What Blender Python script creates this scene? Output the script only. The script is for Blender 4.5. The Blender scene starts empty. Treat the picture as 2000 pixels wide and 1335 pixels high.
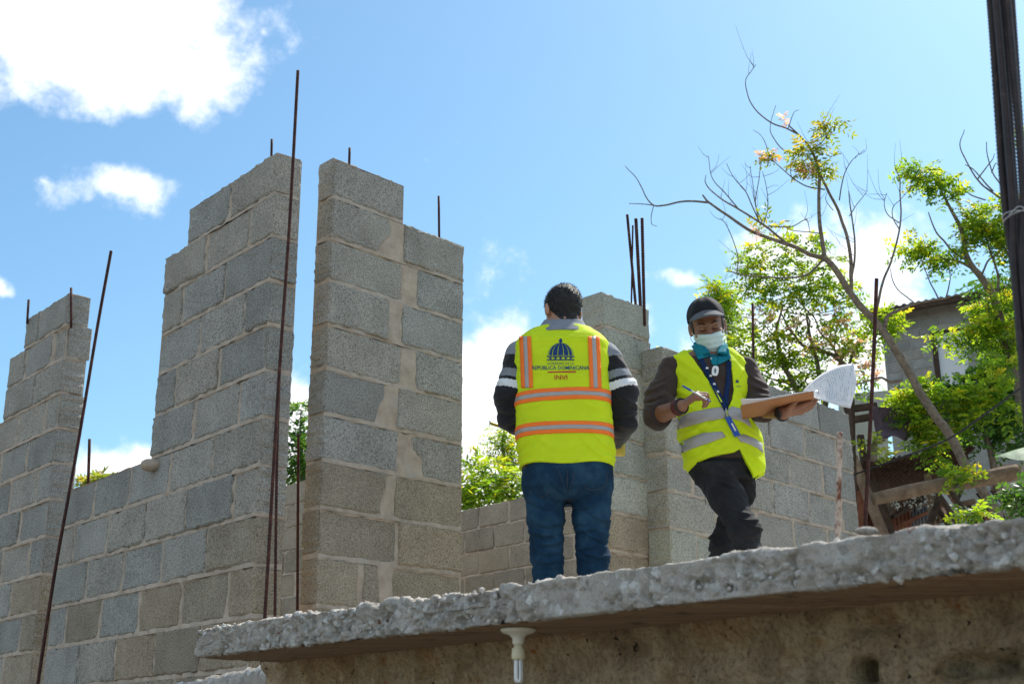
import bpy, bmesh, math, random
import numpy as np
from mathutils import Vector, Matrix
from mathutils.bvhtree import BVHTree

random.seed(7)
SC = bpy.context.scene
COL = SC.collection

# ------------------------------------------------------------------ camera
CAMZ = 1.6                      # eye height above the lane
FPX, PITCH, ROLL = 2484.0, 0.3137, -0.006
_cp, _sp, _c, _s = math.cos(PITCH), math.sin(PITCH), math.cos(ROLL), math.sin(ROLL)
FWD = np.array([0, _cp, _sp]); _R0 = np.array([1., 0, 0]); _U0 = np.array([0, -_sp, _cp])
RGT = _c * _R0 + _s * _U0
UPV = _c * _U0 - _s * _R0
cam_d = bpy.data.cameras.new('camera')
cam = bpy.data.objects.new('camera', cam_d); COL.objects.link(cam)
cam_d.sensor_width = 36.0; cam_d.lens = FPX * 36 / 2000; cam_d.clip_end = 3000
cam.matrix_world = Matrix(((RGT[0], UPV[0], -FWD[0], 0), (RGT[1], UPV[1], -FWD[1], 0), (RGT[2], UPV[2], -FWD[2], CAMZ), (0, 0, 0, 1)))
cam_d.dof.use_dof = True; cam_d.dof.focus_distance = 5.6; cam_d.dof.aperture_fstop = 6.3
SC.camera = cam

def ray(u, v):
    d = FWD + RGT * (u - 1000) / FPX - UPV * (v - 667.5) / FPX
    return d / d[1]
def at(u, v, Y):                # world point seen at photograph position (u, v) and standing Y metres ahead
    return ray(u, v) * Y + np.array([0, 0, CAMZ])
def atz(u, v, z):               # the same on a horizontal plane of world height z
    d = ray(u, v); return d * ((z - CAMZ) / d[2]) + np.array([0, 0, CAMZ])

# ------------------------------------------------------------------ world, sun, exposure
SUN_AZ, SUN_EL = math.radians(40), math.radians(52)
SKY_STRENGTH = 0.115
world = bpy.data.worlds.new('World'); SC.world = world; world.use_nodes = True
def build_world():
    nt = world.node_tree; nt.nodes.clear(); L = nt.links.new
    def node(t, **k):
        n = nt.nodes.new(t)
        for a, b in k.items(): setattr(n, a, b)
        return n
    def M(op, a, b=None, c=None, clamp=False):
        n = node('ShaderNodeMath', operation=op, use_clamp=clamp)
        for i, x in enumerate((a, b, c)):
            if x is None: continue
            if isinstance(x, (int, float)): n.inputs[i].default_value = x
            else: L(x, n.inputs[i])
        return n.outputs[0]
    sky = node('ShaderNodeTexSky', sky_type='NISHITA', sun_disc=False, sun_elevation=SUN_EL, sun_rotation=SUN_AZ)
    sky.air_density = 1.0; sky.dust_density = 0.9; sky.ozone_density = 0.6; sky.altitude = 100
    tc = node('ShaderNodeTexCoord')
    nz = node('ShaderNodeTexNoise'); nz.inputs['Scale'].default_value = 7.0; nz.inputs['Detail'].default_value = 9; nz.inputs['Roughness'].default_value = .64
    L(tc.outputs['Generated'], nz.inputs['Vector'])
    nw = node('ShaderNodeTexNoise'); nw.inputs['Scale'].default_value = 9.0; nw.inputs['Detail'].default_value = 4
    L(tc.outputs['Generated'], nw.inputs['Vector'])
    sep = node('ShaderNodeSeparateXYZ'); L(tc.outputs['Generated'], sep.inputs[0])
    sw = node('ShaderNodeSeparateXYZ'); L(nw.outputs['Color'], sw.inputs[0])
    az = M('ARCTAN2', sep.outputs[0], sep.outputs[1]); el = M('ARCSINE', sep.outputs[2])
    az = M('ADD', az, M('MULTIPLY', M('SUBTRACT', sw.outputs[0], .5), .09))
    el = M('ADD', el, M('MULTIPLY', M('SUBTRACT', sw.outputs[1], .5), .09))
    # cumulus banks: centre in the photograph, half extent (pixels), weight
    blobs = [(150, 10, 400, 135, .90), (400, 110, 150, 75, .50), (510, 60, 70, 60, .3), (225, 340, 190, 66, .50), (110, 330, 60, 48, .36), (225, 920, 120, 70, .80), (560, 880, 170, 120, .95),
             (1000, 702, 80, 88, 1.22), (945, 850, 150, 150, 1.35), (1320, 545, 110, 38, .34), (1325, 215, 26, 26, .25), (905, 295, 40, 36, .05),
             (1640, 490, 180, 80, .95), (1720, 620, 120, 130, .8), (1560, 720, 190, 170, .7), (1230, 640, 110, 60, .5), (-10, 545, 40, 25, .35), (820, 320, 80, 45, -.02)]
    acc = None
    for (u, v, ru, rv, w) in blobs:
        d = ray(u, v); d = d / np.linalg.norm(d)
        a0 = math.atan2(d[0], d[1]); e0 = math.asin(d[2])
        qa = M('DIVIDE', M('SUBTRACT', az, a0), ru / FPX); qe = M('DIVIDE', M('SUBTRACT', el, e0), rv / FPX)
        q = M('SQRT', M('ADD', M('MULTIPLY', qa, qa), M('MULTIPLY', qe, qe)))
        b = M('SUBTRACT', w, M('MULTIPLY', q, .75))
        acc = b if acc is None else M('MAXIMUM', acc, b)
    # other cumulus all round the sky
    ng = node('ShaderNodeTexNoise'); ng.inputs['Scale'].default_value = 2.3; ng.inputs['Detail'].default_value = 3
    L(tc.outputs['Generated'], ng.inputs['Vector'])
    behind = M('MULTIPLY', M('GREATER_THAN', M('ABSOLUTE', az), .62), M('MULTIPLY', M('SUBTRACT', ng.outputs['Fac'], .52), 3.0))
    base = M('SUBTRACT', behind, M('MULTIPLY', M('LESS_THAN', M('ABSOLUTE', az), .62), .6))
    acc = M('MAXIMUM', M('MAXIMUM', acc, base), -1.0)
    dens = M('ADD', acc, M('MULTIPLY', M('SUBTRACT', nz.outputs['Fac'], .5), 2.6))
    mr = node('ShaderNodeMapRange', interpolation_type='SMOOTHSTEP'); L(dens, mr.inputs[0])
    mr.inputs[1].default_value = -.06; mr.inputs[2].default_value = .46
    cc = node('ShaderNodeMapRange'); L(nz.outputs['Fac'], cc.inputs[0]); cc.inputs[1].default_value = .3; cc.inputs[2].default_value = .7
    cc.inputs[3].default_value = .92; cc.inputs[4].default_value = 1.0
    comb = node('ShaderNodeCombineColor')
    for i, k in enumerate((8.2, 8.3, 8.5)): L(M('MULTIPLY', cc.outputs[0], k), comb.inputs[i])
    tint = node('ShaderNodeMix', data_type='RGBA', blend_type='MULTIPLY'); tint.inputs[0].default_value = 1.0; L(sky.outputs[0], tint.inputs[6]); tint.inputs[7].default_value = (.70, .95, 1.0, 1)
    mix = node('ShaderNodeMix', data_type='RGBA'); L(mr.outputs[0], mix.inputs[0]); L(tint.outputs[2], mix.inputs[6]); L(comb.outputs[0], mix.inputs[7])
    bg = node('ShaderNodeBackground'); bg.inputs['Strength'].default_value = SKY_STRENGTH; L(mix.outputs[2], bg.inputs[0])
    out = node('ShaderNodeOutputWorld'); L(bg.outputs[0], out.inputs[0])
build_world()
sun_d = bpy.data.lights.new('sun', 'SUN'); sun_d.energy = 4.2; sun_d.angle = math.radians(.53); sun_d.color = (1.0, .95, .86)
sun = bpy.data.objects.new('sun', sun_d); COL.objects.link(sun)
_sd = Vector((math.sin(SUN_AZ) * math.cos(SUN_EL), math.cos(SUN_AZ) * math.cos(SUN_EL), math.sin(SUN_EL)))
sun.rotation_euler = (-_sd).to_track_quat('-Z', 'Y').to_euler(); sun.location = _sd * 60
SC.view_settings.view_transform = 'Standard'; SC.view_settings.look = 'None'; SC.view_settings.gamma = 1.0
SC.view_settings.use_curve_mapping = False; SC.view_settings.exposure = 0.70
SC.cycles.max_bounces = 8; SC.cycles.diffuse_bounces = 5; SC.cycles.transparent_max_bounces = 8

# ------------------------------------------------------------------ numpy noise
_rs = np.random.RandomState(3)
_TAB = _rs.rand(64, 64, 64).astype(np.float32) * 2 - 1
_VOR = _rs.rand(32, 32, 32, 3).astype(np.float32)
def vnoise(X, Y, Z):            # value noise in -1..1
    X, Y, Z = np.broadcast_arrays(X, Y, Z)
    ix = np.floor(X).astype(np.int32); iy = np.floor(Y).astype(np.int32); iz = np.floor(Z).astype(np.int32)
    fx = X - ix; fy = Y - iy; fz = Z - iz
    fx = fx * fx * (3 - 2 * fx); fy = fy * fy * (3 - 2 * fy); fz = fz * fz * (3 - 2 * fz)
    a, b, c = ix & 63, iy & 63, iz & 63; a1, b1, c1 = (ix + 1) & 63, (iy + 1) & 63, (iz + 1) & 63
    x00 = _TAB[a, b, c] * (1 - fx) + _TAB[a1, b, c] * fx; x10 = _TAB[a, b1, c] * (1 - fx) + _TAB[a1, b1, c] * fx
    x01 = _TAB[a, b, c1] * (1 - fx) + _TAB[a1, b, c1] * fx; x11 = _TAB[a, b1, c1] * (1 - fx) + _TAB[a1, b1, c1] * fx
    return (x00 * (1 - fy) + x10 * fy) * (1 - fz) + (x01 * (1 - fy) + x11 * fy) * fz
def fbm(X, Y, Z, o=3):
    r = 0; a = 1.0; t = 0
    for i in range(o):
        k = 2.03 ** i
        r = r + a * vnoise(X * k + 7.3 * i, Y * k + 3.1 * i, Z * k + 1.7 * i); t += a; a *= .5
    return r / t
def worley(P, cell):            # distance to the nearest feature point in units of cell, and its random
    q = P / cell; b = np.floor(q).astype(np.int32); best = np.full(len(P), 9., np.float32); rnd = np.zeros(len(P), np.float32); tl = np.zeros(len(P), np.float32)
    for i in (-1, 0, 1):
        for j in (-1, 0, 1):
            for k in (-1, 0, 1):
                c = b + np.array([i, j, k]); fp = _VOR[c[:, 0] & 31, c[:, 1] & 31, c[:, 2] & 31]
                vec = q - (c + fp); d = np.sqrt((vec ** 2).sum(1)); m = d < best; tl = np.where(m, (vec * (fp[:, [1, 2, 0]] - .5)).sum(1), tl)
                best = np.where(m, d, best); rnd = np.where(m, fp[:, 0], rnd)
    return best, rnd, tl

# ------------------------------------------------------------------ objects
def tag(o, label=None, cat=None, group=None, kind=None):
    if label: o['label'] = label
    if cat: o['category'] = cat
    if group: o['group'] = group
    if kind: o['kind'] = kind
    return o
def empty(name, loc, rz=0, label=None, cat=None, group=None):
    o = bpy.data.objects.new(name, None); COL.objects.link(o); o.location = tuple(float(x) for x in loc); o.rotation_euler = (0, 0, rz)
    o.empty_display_size = .1
    return tag(o, label, cat, group)
def mesh_np(name, V, Fs, smooth=False):
    me = bpy.data.meshes.new(name); V = np.asarray(V, np.float32)
    if isinstance(Fs, np.ndarray):
        n, k = Fs.shape
        me.vertices.add(len(V)); me.vertices.foreach_set('co', V.ravel())
        me.loops.add(n * k); me.loops.foreach_set('vertex_index', Fs.astype(np.int32).ravel())
        me.polygons.add(n); me.polygons.foreach_set('loop_start', np.arange(0, n * k, k, dtype=np.int32))
        me.update(calc_edges=True); me.validate()
    else:
        me.from_pydata(V.tolist(), [], Fs); me.update()
    if smooth: me.polygons.foreach_set('use_smooth', np.ones(len(me.polygons), bool))
    return me
def wloc(parent):
    x = np.zeros(3)
    while parent is not None:
        x = x + np.array(parent.location); parent = parent.parent
    return x
def put(name, me, mats, parent=None, **t):
    o = bpy.data.objects.new(name, me); COL.objects.link(o)
    if not isinstance(mats, (list, tuple)): mats = [mats]
    if len(me.materials) == 0:
        for m in mats: me.materials.append(m)
    if parent is not None: o.parent = parent
    return tag(o, **t)
def solid(name, V, Fs, mats, parent=None, smooth=False, **t):
    """world-space vertices; shifted into the (unrotated) parent's frame, or about the mesh's own base"""
    V = np.asarray(V, float)
    if parent is not None:
        return put(name, mesh_np(name, V - wloc(parent), Fs, smooth), mats, parent, **t)
    b = np.array([(V[:, 0].min() + V[:, 0].max()) / 2, (V[:, 1].min() + V[:, 1].max()) / 2, V[:, 2].min()])
    o = put(name, mesh_np(name, V - b, Fs, smooth), mats, None, **t); o.location = b
    return o
def join_geo(parts):
    V = []; F = []; n = 0
    for v, f in parts:
        V.append(np.asarray(v, float)); F += [tuple(i + n for i in q) for q in f]; n += len(v)
    return np.concatenate(V), F
def box_geo(c, half, axes=None):
    c = np.asarray(c, float); A = np.eye(3) if axes is None else np.asarray(axes, float)
    V = [c + A[0] * half[0] * x + A[1] * half[1] * y + A[2] * half[2] * z for x in (-1, 1) for y in (-1, 1) for z in (-1, 1)]
    return np.array(V), [(0, 1, 3, 2), (4, 6, 7, 5), (0, 4, 5, 1), (2, 3, 7, 6), (0, 2, 6, 4), (1, 5, 7, 3)]
def beam_geo(p, q, w, h, up=(0, 0, 1), wob=0):
    p = np.asarray(p, float); q = np.asarray(q, float); d = (q - p); L = np.linalg.norm(d); d /= L
    s = np.cross(d, up); s /= np.linalg.norm(s); u = np.cross(s, d)
    return box_geo((p + q) / 2, (L / 2, w / 2, h / 2), (d, s, u))
def smooth_path(P, n):
    P = np.asarray(P, float); m = len(P)
    if m == 2: return P[0] + (P[1] - P[0]) * np.linspace(0, 1, n)[:, None]
    Q = np.vstack([2 * P[0] - P[1], P, 2 * P[-1] - P[-2]]); out = []
    for t in np.linspace(0, m - 1 - 1e-6, n):
        i = int(t); f = t - i; a, b, c, d = Q[i], Q[i + 1], Q[i + 2], Q[i + 3]
        out.append(.5 * ((2 * b) + (c - a) * f + (2 * a - 5 * b + 4 * c - d) * f * f + (3 * b - a - 3 * c + d) * f ** 3))
    return np.array(out)
def tube_geo(P, R, sides=7, cap=True):
    P = np.asarray(P, float); n = len(P); R = np.broadcast_to(np.asarray(R, float), (n,))
    T = np.gradient(P, axis=0); T /= np.linalg.norm(T, axis=1)[:, None] + 1e-12
    ref = np.array([.3, .9, .2]) if abs(T[0] @ np.array([0, 0, 1.])) > .8 else np.array([0, 0, 1.])
    V = []; u = np.cross(T[0], ref); u /= np.linalg.norm(u)
    ang = np.arange(sides) * 2 * math.pi / sides
    for i in range(n):
        u = u - T[i] * (u @ T[i]); u /= np.linalg.norm(u); w = np.cross(T[i], u)
        V.append(P[i] + R[i] * (np.cos(ang)[:, None] * u + np.sin(ang)[:, None] * w))
    V = np.concatenate(V); F = []
    for i in range(n - 1):
        for j in range(sides):
            k = (j + 1) % sides
            F.append((i * sides + j, i * sides + k, (i + 1) * sides + k, (i + 1) * sides + j))
    if cap: F.append(tuple(range(sides - 1, -1, -1))); F.append(tuple(range((n - 1) * sides, n * sides)))
    return V, F

# ------------------------------------------------------------------ materials
def new_mat(name):
    m = bpy.data.materials.new(name); m.use_nodes = True; nt = m.node_tree
    bs = nt.nodes['Principled BSDF']; return m, nt, bs
def _tex(nt, coord='Object', scale=1.0, rnd=False):
    tc = nt.nodes.new('ShaderNodeTexCoord'); mp = nt.nodes.new('ShaderNodeMapping'); nt.links.new(tc.outputs[coord], mp.inputs[0])
    mp.inputs['Scale'].default_value = (scale, scale, scale) if isinstance(scale, (int, float)) else scale
    if rnd:
        oi = nt.nodes.new('ShaderNodeObjectInfo'); mu = nt.nodes.new('ShaderNodeMath'); mu.operation = 'MULTIPLY'; mu.inputs[1].default_value = 37.0
        nt.links.new(oi.outputs['Random'], mu.inputs[0]); nt.links.new(mu.outputs[0], mp.inputs['Location'])
    return mp.outputs[0]
def _noise(nt, vec, scale, detail=4, rough=.55):
    n = nt.nodes.new('ShaderNodeTexNoise'); n.inputs['Scale'].default_value = scale; n.inputs['Detail'].default_value = detail; n.inputs['Roughness'].default_value = rough
    nt.links.new(vec, n.inputs['Vector']); return n.outputs['Fac']
def _ramp(nt, fac, stops):
    r = nt.nodes.new('ShaderNodeValToRGB'); e = r.color_ramp.elements
    while len(e) < len(stops): e.new(.5)
    for i, (p, c) in enumerate(stops): e[i].position = p; e[i].color = tuple(c) + (1,)
    nt.links.new(fac, r.inputs[0]); return r.outputs[0]
def _mixc(nt, fac, a, b, mode='MIX'):
    n = nt.nodes.new('ShaderNodeMix'); n.data_type = 'RGBA'; n.blend_type = mode
    for i, x in ((0, fac), (6, a), (7, b)):
        if isinstance(x, (int, float)): n.inputs[i].default_value = x
        elif isinstance(x, tuple): n.inputs[i].default_value = x + (1,)
        else: nt.links.new(x, n.inputs[i])
    return n.outputs[2]
def _bump(nt, bs, h, strength, dist):
    b = nt.nodes.new('ShaderNodeBump'); b.inputs['Strength'].default_value = strength; b.inputs['Distance'].default_value = dist
    nt.links.new(h, b.inputs['Height']); nt.links.new(b.outputs[0], bs.inputs['Normal'])
def mat_block(name, c0, c1, pore):
    m, nt, bs = new_mat(name); v = _tex(nt, 'Object', 1.0, True)
    big = _noise(nt, v, 5, 3); fine = _noise(nt, v, 130, 4, .75); grain = _noise(nt, v, 210, 3, .7)
    col = _ramp(nt, big, [(.3, c0), (.7, c1)])
    pores = _ramp(nt, fine, [(.38, pore), (.53, (1, 1, 1))])
    col = _mixc(nt, .85, col, pores, 'MULTIPLY')
    lite = _ramp(nt, grain, [(.50, (0, 0, 0)), (.68, (.22, .22, .21))])
    col = _mixc(nt, 1.0, col, lite, 'ADD')
    oi = nt.nodes.new('ShaderNodeObjectInfo')
    tint = _ramp(nt, oi.outputs['Random'], [(0, (.76, .77, .76)), (.35, (1, 1, 1)), (.7, (1.0, .96, .90)), (1, (.86, .87, .86))])
    col = _mixc(nt, 1.0, col, tint, 'MULTIPLY')
    nt.links.new(col, bs.inputs['Base Color']); bs.inputs['Roughness'].default_value = .95; bs.inputs['Specular IOR Level'].default_value = .15
    _bump(nt, bs, fine, .95, .006); return m
def mat_rough(name, stops, scale, detail=5, bump=.5, bdist=.01, bscale=60, rough=.9, spots=None, coord='Object', rnd=False, spec=.2):
    m, nt, bs = new_mat(name); v = _tex(nt, coord, 1.0, rnd)
    col = _ramp(nt, _noise(nt, v, scale, detail, .6), stops)
    if spots:
        sc, lo, hi, c = spots
        col = _mixc(nt, _ramp(nt, _noise(nt, v, sc, 4), [(lo, (0, 0, 0)), (hi, (1, 1, 1))]), col, c)
    nt.links.new(col, bs.inputs['Base Color']); bs.inputs['Roughness'].default_value = rough; bs.inputs['Specular IOR Level'].default_value = spec
    if bump: _bump(nt, bs, _noise(nt, v, bscale, 4, .65), bump, bdist)
    return m
def mat_cloth(name, c, var=.12, weave=900, rough=.85, bump=.25, trans=0.0, sheen=0.0):
    m, nt, bs = new_mat(name); v = _tex(nt, 'Object')
    col = _ramp(nt, _noise(nt, v, 14, 4), [(.3, tuple(x * (1 - var) for x in c)), (.7, tuple(min(1, x * (1 + var)) for x in c))])
    nt.links.new(col, bs.inputs['Base Color']); bs.inputs['Roughness'].default_value = rough; bs.inputs['Specular IOR Level'].default_value = .2
    if sheen: bs.inputs['Sheen Weight'].default_value = sheen
    _bump(nt, bs, _noise(nt, v, 60, 4, .7), bump, .004)
    if trans:
        tr = nt.nodes.new('ShaderNodeBsdfTranslucent'); nt.links.new(col, tr.inputs[0])
        mx = nt.nodes.new('ShaderNodeMixShader'); mx.inputs[0].default_value = trans
        out = nt.nodes['Material Output']; nt.links.new(bs.outputs[0], mx.inputs[1]); nt.links.new(tr.outputs[0], mx.inputs[2]); nt.links.new(mx.outputs[0], out.inputs[0])
    return m
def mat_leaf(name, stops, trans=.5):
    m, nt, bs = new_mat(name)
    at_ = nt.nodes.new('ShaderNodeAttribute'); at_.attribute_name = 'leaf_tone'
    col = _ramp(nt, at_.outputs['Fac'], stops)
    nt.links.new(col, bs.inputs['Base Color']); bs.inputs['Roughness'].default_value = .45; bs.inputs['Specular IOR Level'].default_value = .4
    tr = nt.nodes.new('ShaderNodeBsdfTranslucent')
    tc = _mixc(nt, 1.0, col, (2.8, 2.5, 1.0), 'MULTIPLY'); nt.links.new(tc, tr.inputs[0])
    mx = nt.nodes.new('ShaderNodeMixShader'); mx.inputs[0].default_value = trans
    out = nt.nodes['Material Output']; nt.links.new(bs.outputs[0], mx.inputs[1]); nt.links.new(tr.outputs[0], mx.inputs[2]); nt.links.new(mx.outputs[0], out.inputs[0])
    return m
def mat_flat(name, c, rough=.5, metal=0., spec=.4):
    m, nt, bs = new_mat(name); v = _tex(nt)
    col = _ramp(nt, _noise(nt, v, 40, 3), [(.3, tuple(x * .92 for x in c)), (.7, c)])
    nt.links.new(col, bs.inputs['Base Color']); bs.inputs['Roughness'].default_value = rough; bs.inputs['Metallic'].default_value = metal; bs.inputs['Specular IOR Level'].default_value = spec
    return m
MT = {}
MT['block'] = mat_block('grey_concrete_block', (.315, .30, .27), (.44, .42, .38), (.30, .295, .285))
MT['block_tan'] = mat_block('tan_stained_block', (.30, .245, .18), (.42, .35, .26), (.38, .36, .33))
MT['block_green'] = mat_block('pale_greenish_block', (.37, .37, .32), (.49, .48, .415), (.34, .34, .33))
MT['block_far'] = mat_block('weathered_far_block', (.26, .255, .24), (.36, .35, .33), (.5, .5, .5))
MT['mortar'] = mat_rough('tan_mortar', [(.3, (.38, .30, .23)), (.7, (.55, .45, .355))], 16, bump=.8, bdist=.006, bscale=120, spots=(9, .60, .74, (.44, .385, .33)))
def mat_slab():
    m, nt, bs = new_mat('honeycombed_concrete'); v = _tex(nt)
    base = _ramp(nt, _noise(nt, v, 9, 6, .65), [(.3, (.40, .36, .31)), (.7, (.60, .55, .485))])
    vo = nt.nodes.new('ShaderNodeTexVoronoi'); vo.inputs['Scale'].default_value = 62; nt.links.new(v, vo.inputs['Vector'])
    sep = nt.nodes.new('ShaderNodeSeparateColor'); nt.links.new(vo.outputs['Color'], sep.inputs[0])
    stones = _ramp(nt, sep.outputs[0], [(.45, (.38, .35, .31)), (.75, (.56, .535, .49)), (1, (.76, .745, .71))])
    k = _ramp(nt, _noise(nt, v, 12, 3), [(.36, (0, 0, 0)), (.54, (1, 1, 1))]); g = _ramp(nt, sep.outputs[1], [(.35, (0, 0, 0)), (.45, (1, 1, 1))])
    col = _mixc(nt, _mixc(nt, 1.0, k, g, 'MULTIPLY'), base, stones)
    fine = _noise(nt, v, 240, 4, .7); col = _mixc(nt, .6, col, _ramp(nt, fine, [(.35, (.5, .48, .46)), (.55, (1, 1, 1))]), 'MULTIPLY')
    rs = _ramp(nt, _noise(nt, v, 26, 2), [(.73, (0, 0, 0)), (.77, (1, 1, 1))]); col = _mixc(nt, rs, col, (.20, .09, .06))
    nt.links.new(col, bs.inputs['Base Color']); bs.inputs['Roughness'].default_value = .95; bs.inputs['Specular IOR Level'].default_value = .15
    _bump(nt, bs, fine, .9, .006); return m
MT['slab'] = mat_slab()
MT['mortar_far'] = mat_rough('weathered_far_mortar', [(.3, (.30, .275, .24)), (.7, (.42, .39, .345))], 9)
MT['stone'] = mat_rough('pale_aggregate_stone', [(.3, (.36, .335, .30)), (.7, (.60, .57, .53))], 22, bump=.3, bscale=90, rnd=True)
def mat_plaster():
    m, nt, bs = new_mat('stained_lime_plaster'); v = _tex(nt); vs = _tex(nt, 'Object', (9, 9, 1.6))
    col = _ramp(nt, _noise(nt, v, 4.5, 12, .68), [(.30, (.22, .16, .10)), (.42, (.40, .305, .20)), (.52, (.54, .43, .29)), (.60, (.45, .31, .18)), (.74, (.70, .60, .45))])
    col = _mixc(nt, .7, col, _ramp(nt, _noise(nt, vs, 1.6, 6, .7), [(.36, (.50, .47, .42)), (.58, (1, 1, 1))]), 'MULTIPLY')
    fine = _noise(nt, v, 90, 6, .75); col = _mixc(nt, .9, col, _ramp(nt, fine, [(.34, (.40, .37, .34)), (.50, (1, 1, 1)), (.70, (1.25, 1.22, 1.16))]), 'MULTIPLY')
    hole = _ramp(nt, _noise(nt, v, 24, 5, .7), [(.63, (0, 0, 0)), (.665, (1, 1, 1))]); col = _mixc(nt, hole, col, (.055, .042, .03))
    rust = _ramp(nt, _noise(nt, v, 9, 3), [(.67, (0, 0, 0)), (.72, (1, 1, 1))]); col = _mixc(nt, rust, col, (.34, .13, .045))
    nt.links.new(col, bs.inputs['Base Color']); bs.inputs['Roughness'].default_value = .95; bs.inputs['Specular IOR Level'].default_value = .15
    _bump(nt, bs, fine, 1.0, .012); return m
MT['plaster'] = mat_plaster()
def mat_soffit():
    m, nt, bs = new_mat('formwork_stained_soffit'); tc = nt.nodes.new('ShaderNodeTexCoord'); mp = nt.nodes.new('ShaderNodeMapping'); mp.inputs['Rotation'].default_value = (0, 0, .80); mp.inputs['Scale'].default_value = (1.2, 26, 1); nt.links.new(tc.outputs['Object'], mp.inputs[0])
    gr = _noise(nt, mp.outputs[0], 2.0, 6, .65); col = _ramp(nt, gr, [(.3, (.17, .105, .06)), (.5, (.29, .19, .115)), (.7, (.42, .31, .20))])
    v = _tex(nt); col = _mixc(nt, _ramp(nt, _noise(nt, v, 13, 6, .7), [(.58, (0, 0, 0)), (.66, (1, 1, 1))]), col, (.10, .07, .045))
    nt.links.new(col, bs.inputs['Base Color']); bs.inputs['Roughness'].default_value = .9; _bump(nt, bs, gr, .7, .006); return m
MT['soffit'] = mat_soffit()
MT['floor'] = mat_rough('dusty_cement_floor', [(.3, (.33, .31, .28)), (.7, (.46, .43, .39))], 3, bump=.3)
MT['dirt'] = mat_rough('dry_dirt', [(.3, (.11, .095, .075)), (.7, (.19, .165, .13))], 1.2, bump=.5, bscale=8, bdist=.03)
MT['undergrowth'] = mat_rough('dark_leafy_undergrowth', [(.3, (.02, .03, .012)), (.7, (.06, .085, .025))], 4, bump=1., bscale=12, bdist=.1)
MT['rust'] = mat_rough('rusty_rebar', [(.3, (.030, .013, .012)), (.55, (.066, .026, .020)), (.8, (.15, .062, .040))], 30, bump=.4, bscale=200, bdist=.002, rough=.75, rnd=True)
MT['rust_dark'] = mat_rough('dark_oily_rebar', [(.3, (.014, .010, .010)), (.6, (.040, .024, .022)), (.85, (.11, .07, .055))], 30, bump=.4, bscale=200, bdist=.002, rough=.55, rnd=True, spec=.4)
MT['crust'] = mat_rough('mortar_crusted_rebar', [(.40, (.16, .06, .035)), (.56, (.50, .40, .33))], 26, bump=.9, bscale=90, bdist=.006)
MT['bark'] = mat_rough('grey_brown_bark', [(.3, (.11, .085, .062)), (.7, (.25, .20, .15))], 30, bump=.7, bscale=70, bdist=.01)
MT['bark_dark'] = mat_rough('dark_twig_bark', [(.3, (.10, .085, .065)), (.7, (.21, .175, .135))], 30, bump=.5, bscale=70)
MT['leaf'] = mat_leaf('bright_green_leaf', [(0, (.05, .115, .018)), (.40, (.12, .21, .022)), (.75, (.22, .29, .025)), (1, (.36, .31, .03))], .60)
MT['leaf_dark'] = mat_leaf('deep_green_leaf', [(0, (.025, .075, .02)), (.6, (.06, .14, .03)), (1, (.13, .22, .035))], .45)
MT['leaf_dry'] = mat_leaf('yellowing_leaf', [(0, (.09, .14, .022)), (.5, (.17, .22, .03)), (1, (.36, .28, .05))], .5)
MT['petal'] = mat_leaf('pink_blossom', [(0, (.45, .22, .24)), (1, (.66, .48, .46))], .35)
MT['wood'] = mat_rough('weathered_wood', [(.3, (.13, .088, .058)), (.7, (.27, .19, .128))], 18, bump=.6, bscale=60, rnd=True)
MT['wood_dark'] = mat_rough('dark_old_wood', [(.3, (.040, .026, .018)), (.7, (.095, .060, .042))], 18, bump=.6, bscale=60, rnd=True)
MT['zinc'] = mat_rough('grey_corrugated_zinc', [(.3, (.20, .205, .21)), (.7, (.36, .365, .37))], 9, bump=.3, rough=.55, spots=(7, .58, .68, (.25, .12, .07)))
MT['zinc_rust'] = mat_rough('rusted_corrugated_zinc', [(.35, (.16, .055, .03)), (.65, (.32, .15, .09))], 8, bump=.4, rough=.8)
MT['zinc_shaded'] = mat_rough('shaded_rusted_zinc', [(.35, (.035, .022, .016)), (.65, (.09, .055, .04))], 8, bump=.4, rough=.85)  # rusted zinc darkened: shade of the roof underside put into the colour
MT['tarp'] = mat_cloth('dark_plum_tarp', (.085, .06, .075), .3, bump=.3)
MT['cable'] = mat_flat('black_cable', (.015, .015, .016), .5)
MT['panel_white'] = mat_flat('white_painted_panel', (.68, .69, .70), .6)
MT['panel_pale'] = mat_rough('pale_green_grey_board', [(.3, (.36, .37, .33)), (.7, (.50, .50, .45))], 5, bump=.3)
MT['pinkwall'] = mat_rough('dusty_rose_render', [(.3, (.30, .24, .22)), (.7, (.42, .34, .31))], 4, bump=.5)
MT['porcelain'] = mat_flat('cream_porcelain', (.74, .70, .60), .35)
MT['plastic_cream'] = mat_flat('aged_cream_plastic', (.72, .65, .44), .45)
MT['tube'] = mat_flat('frosted_white_tube', (.82, .82, .80), .2)
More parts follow.
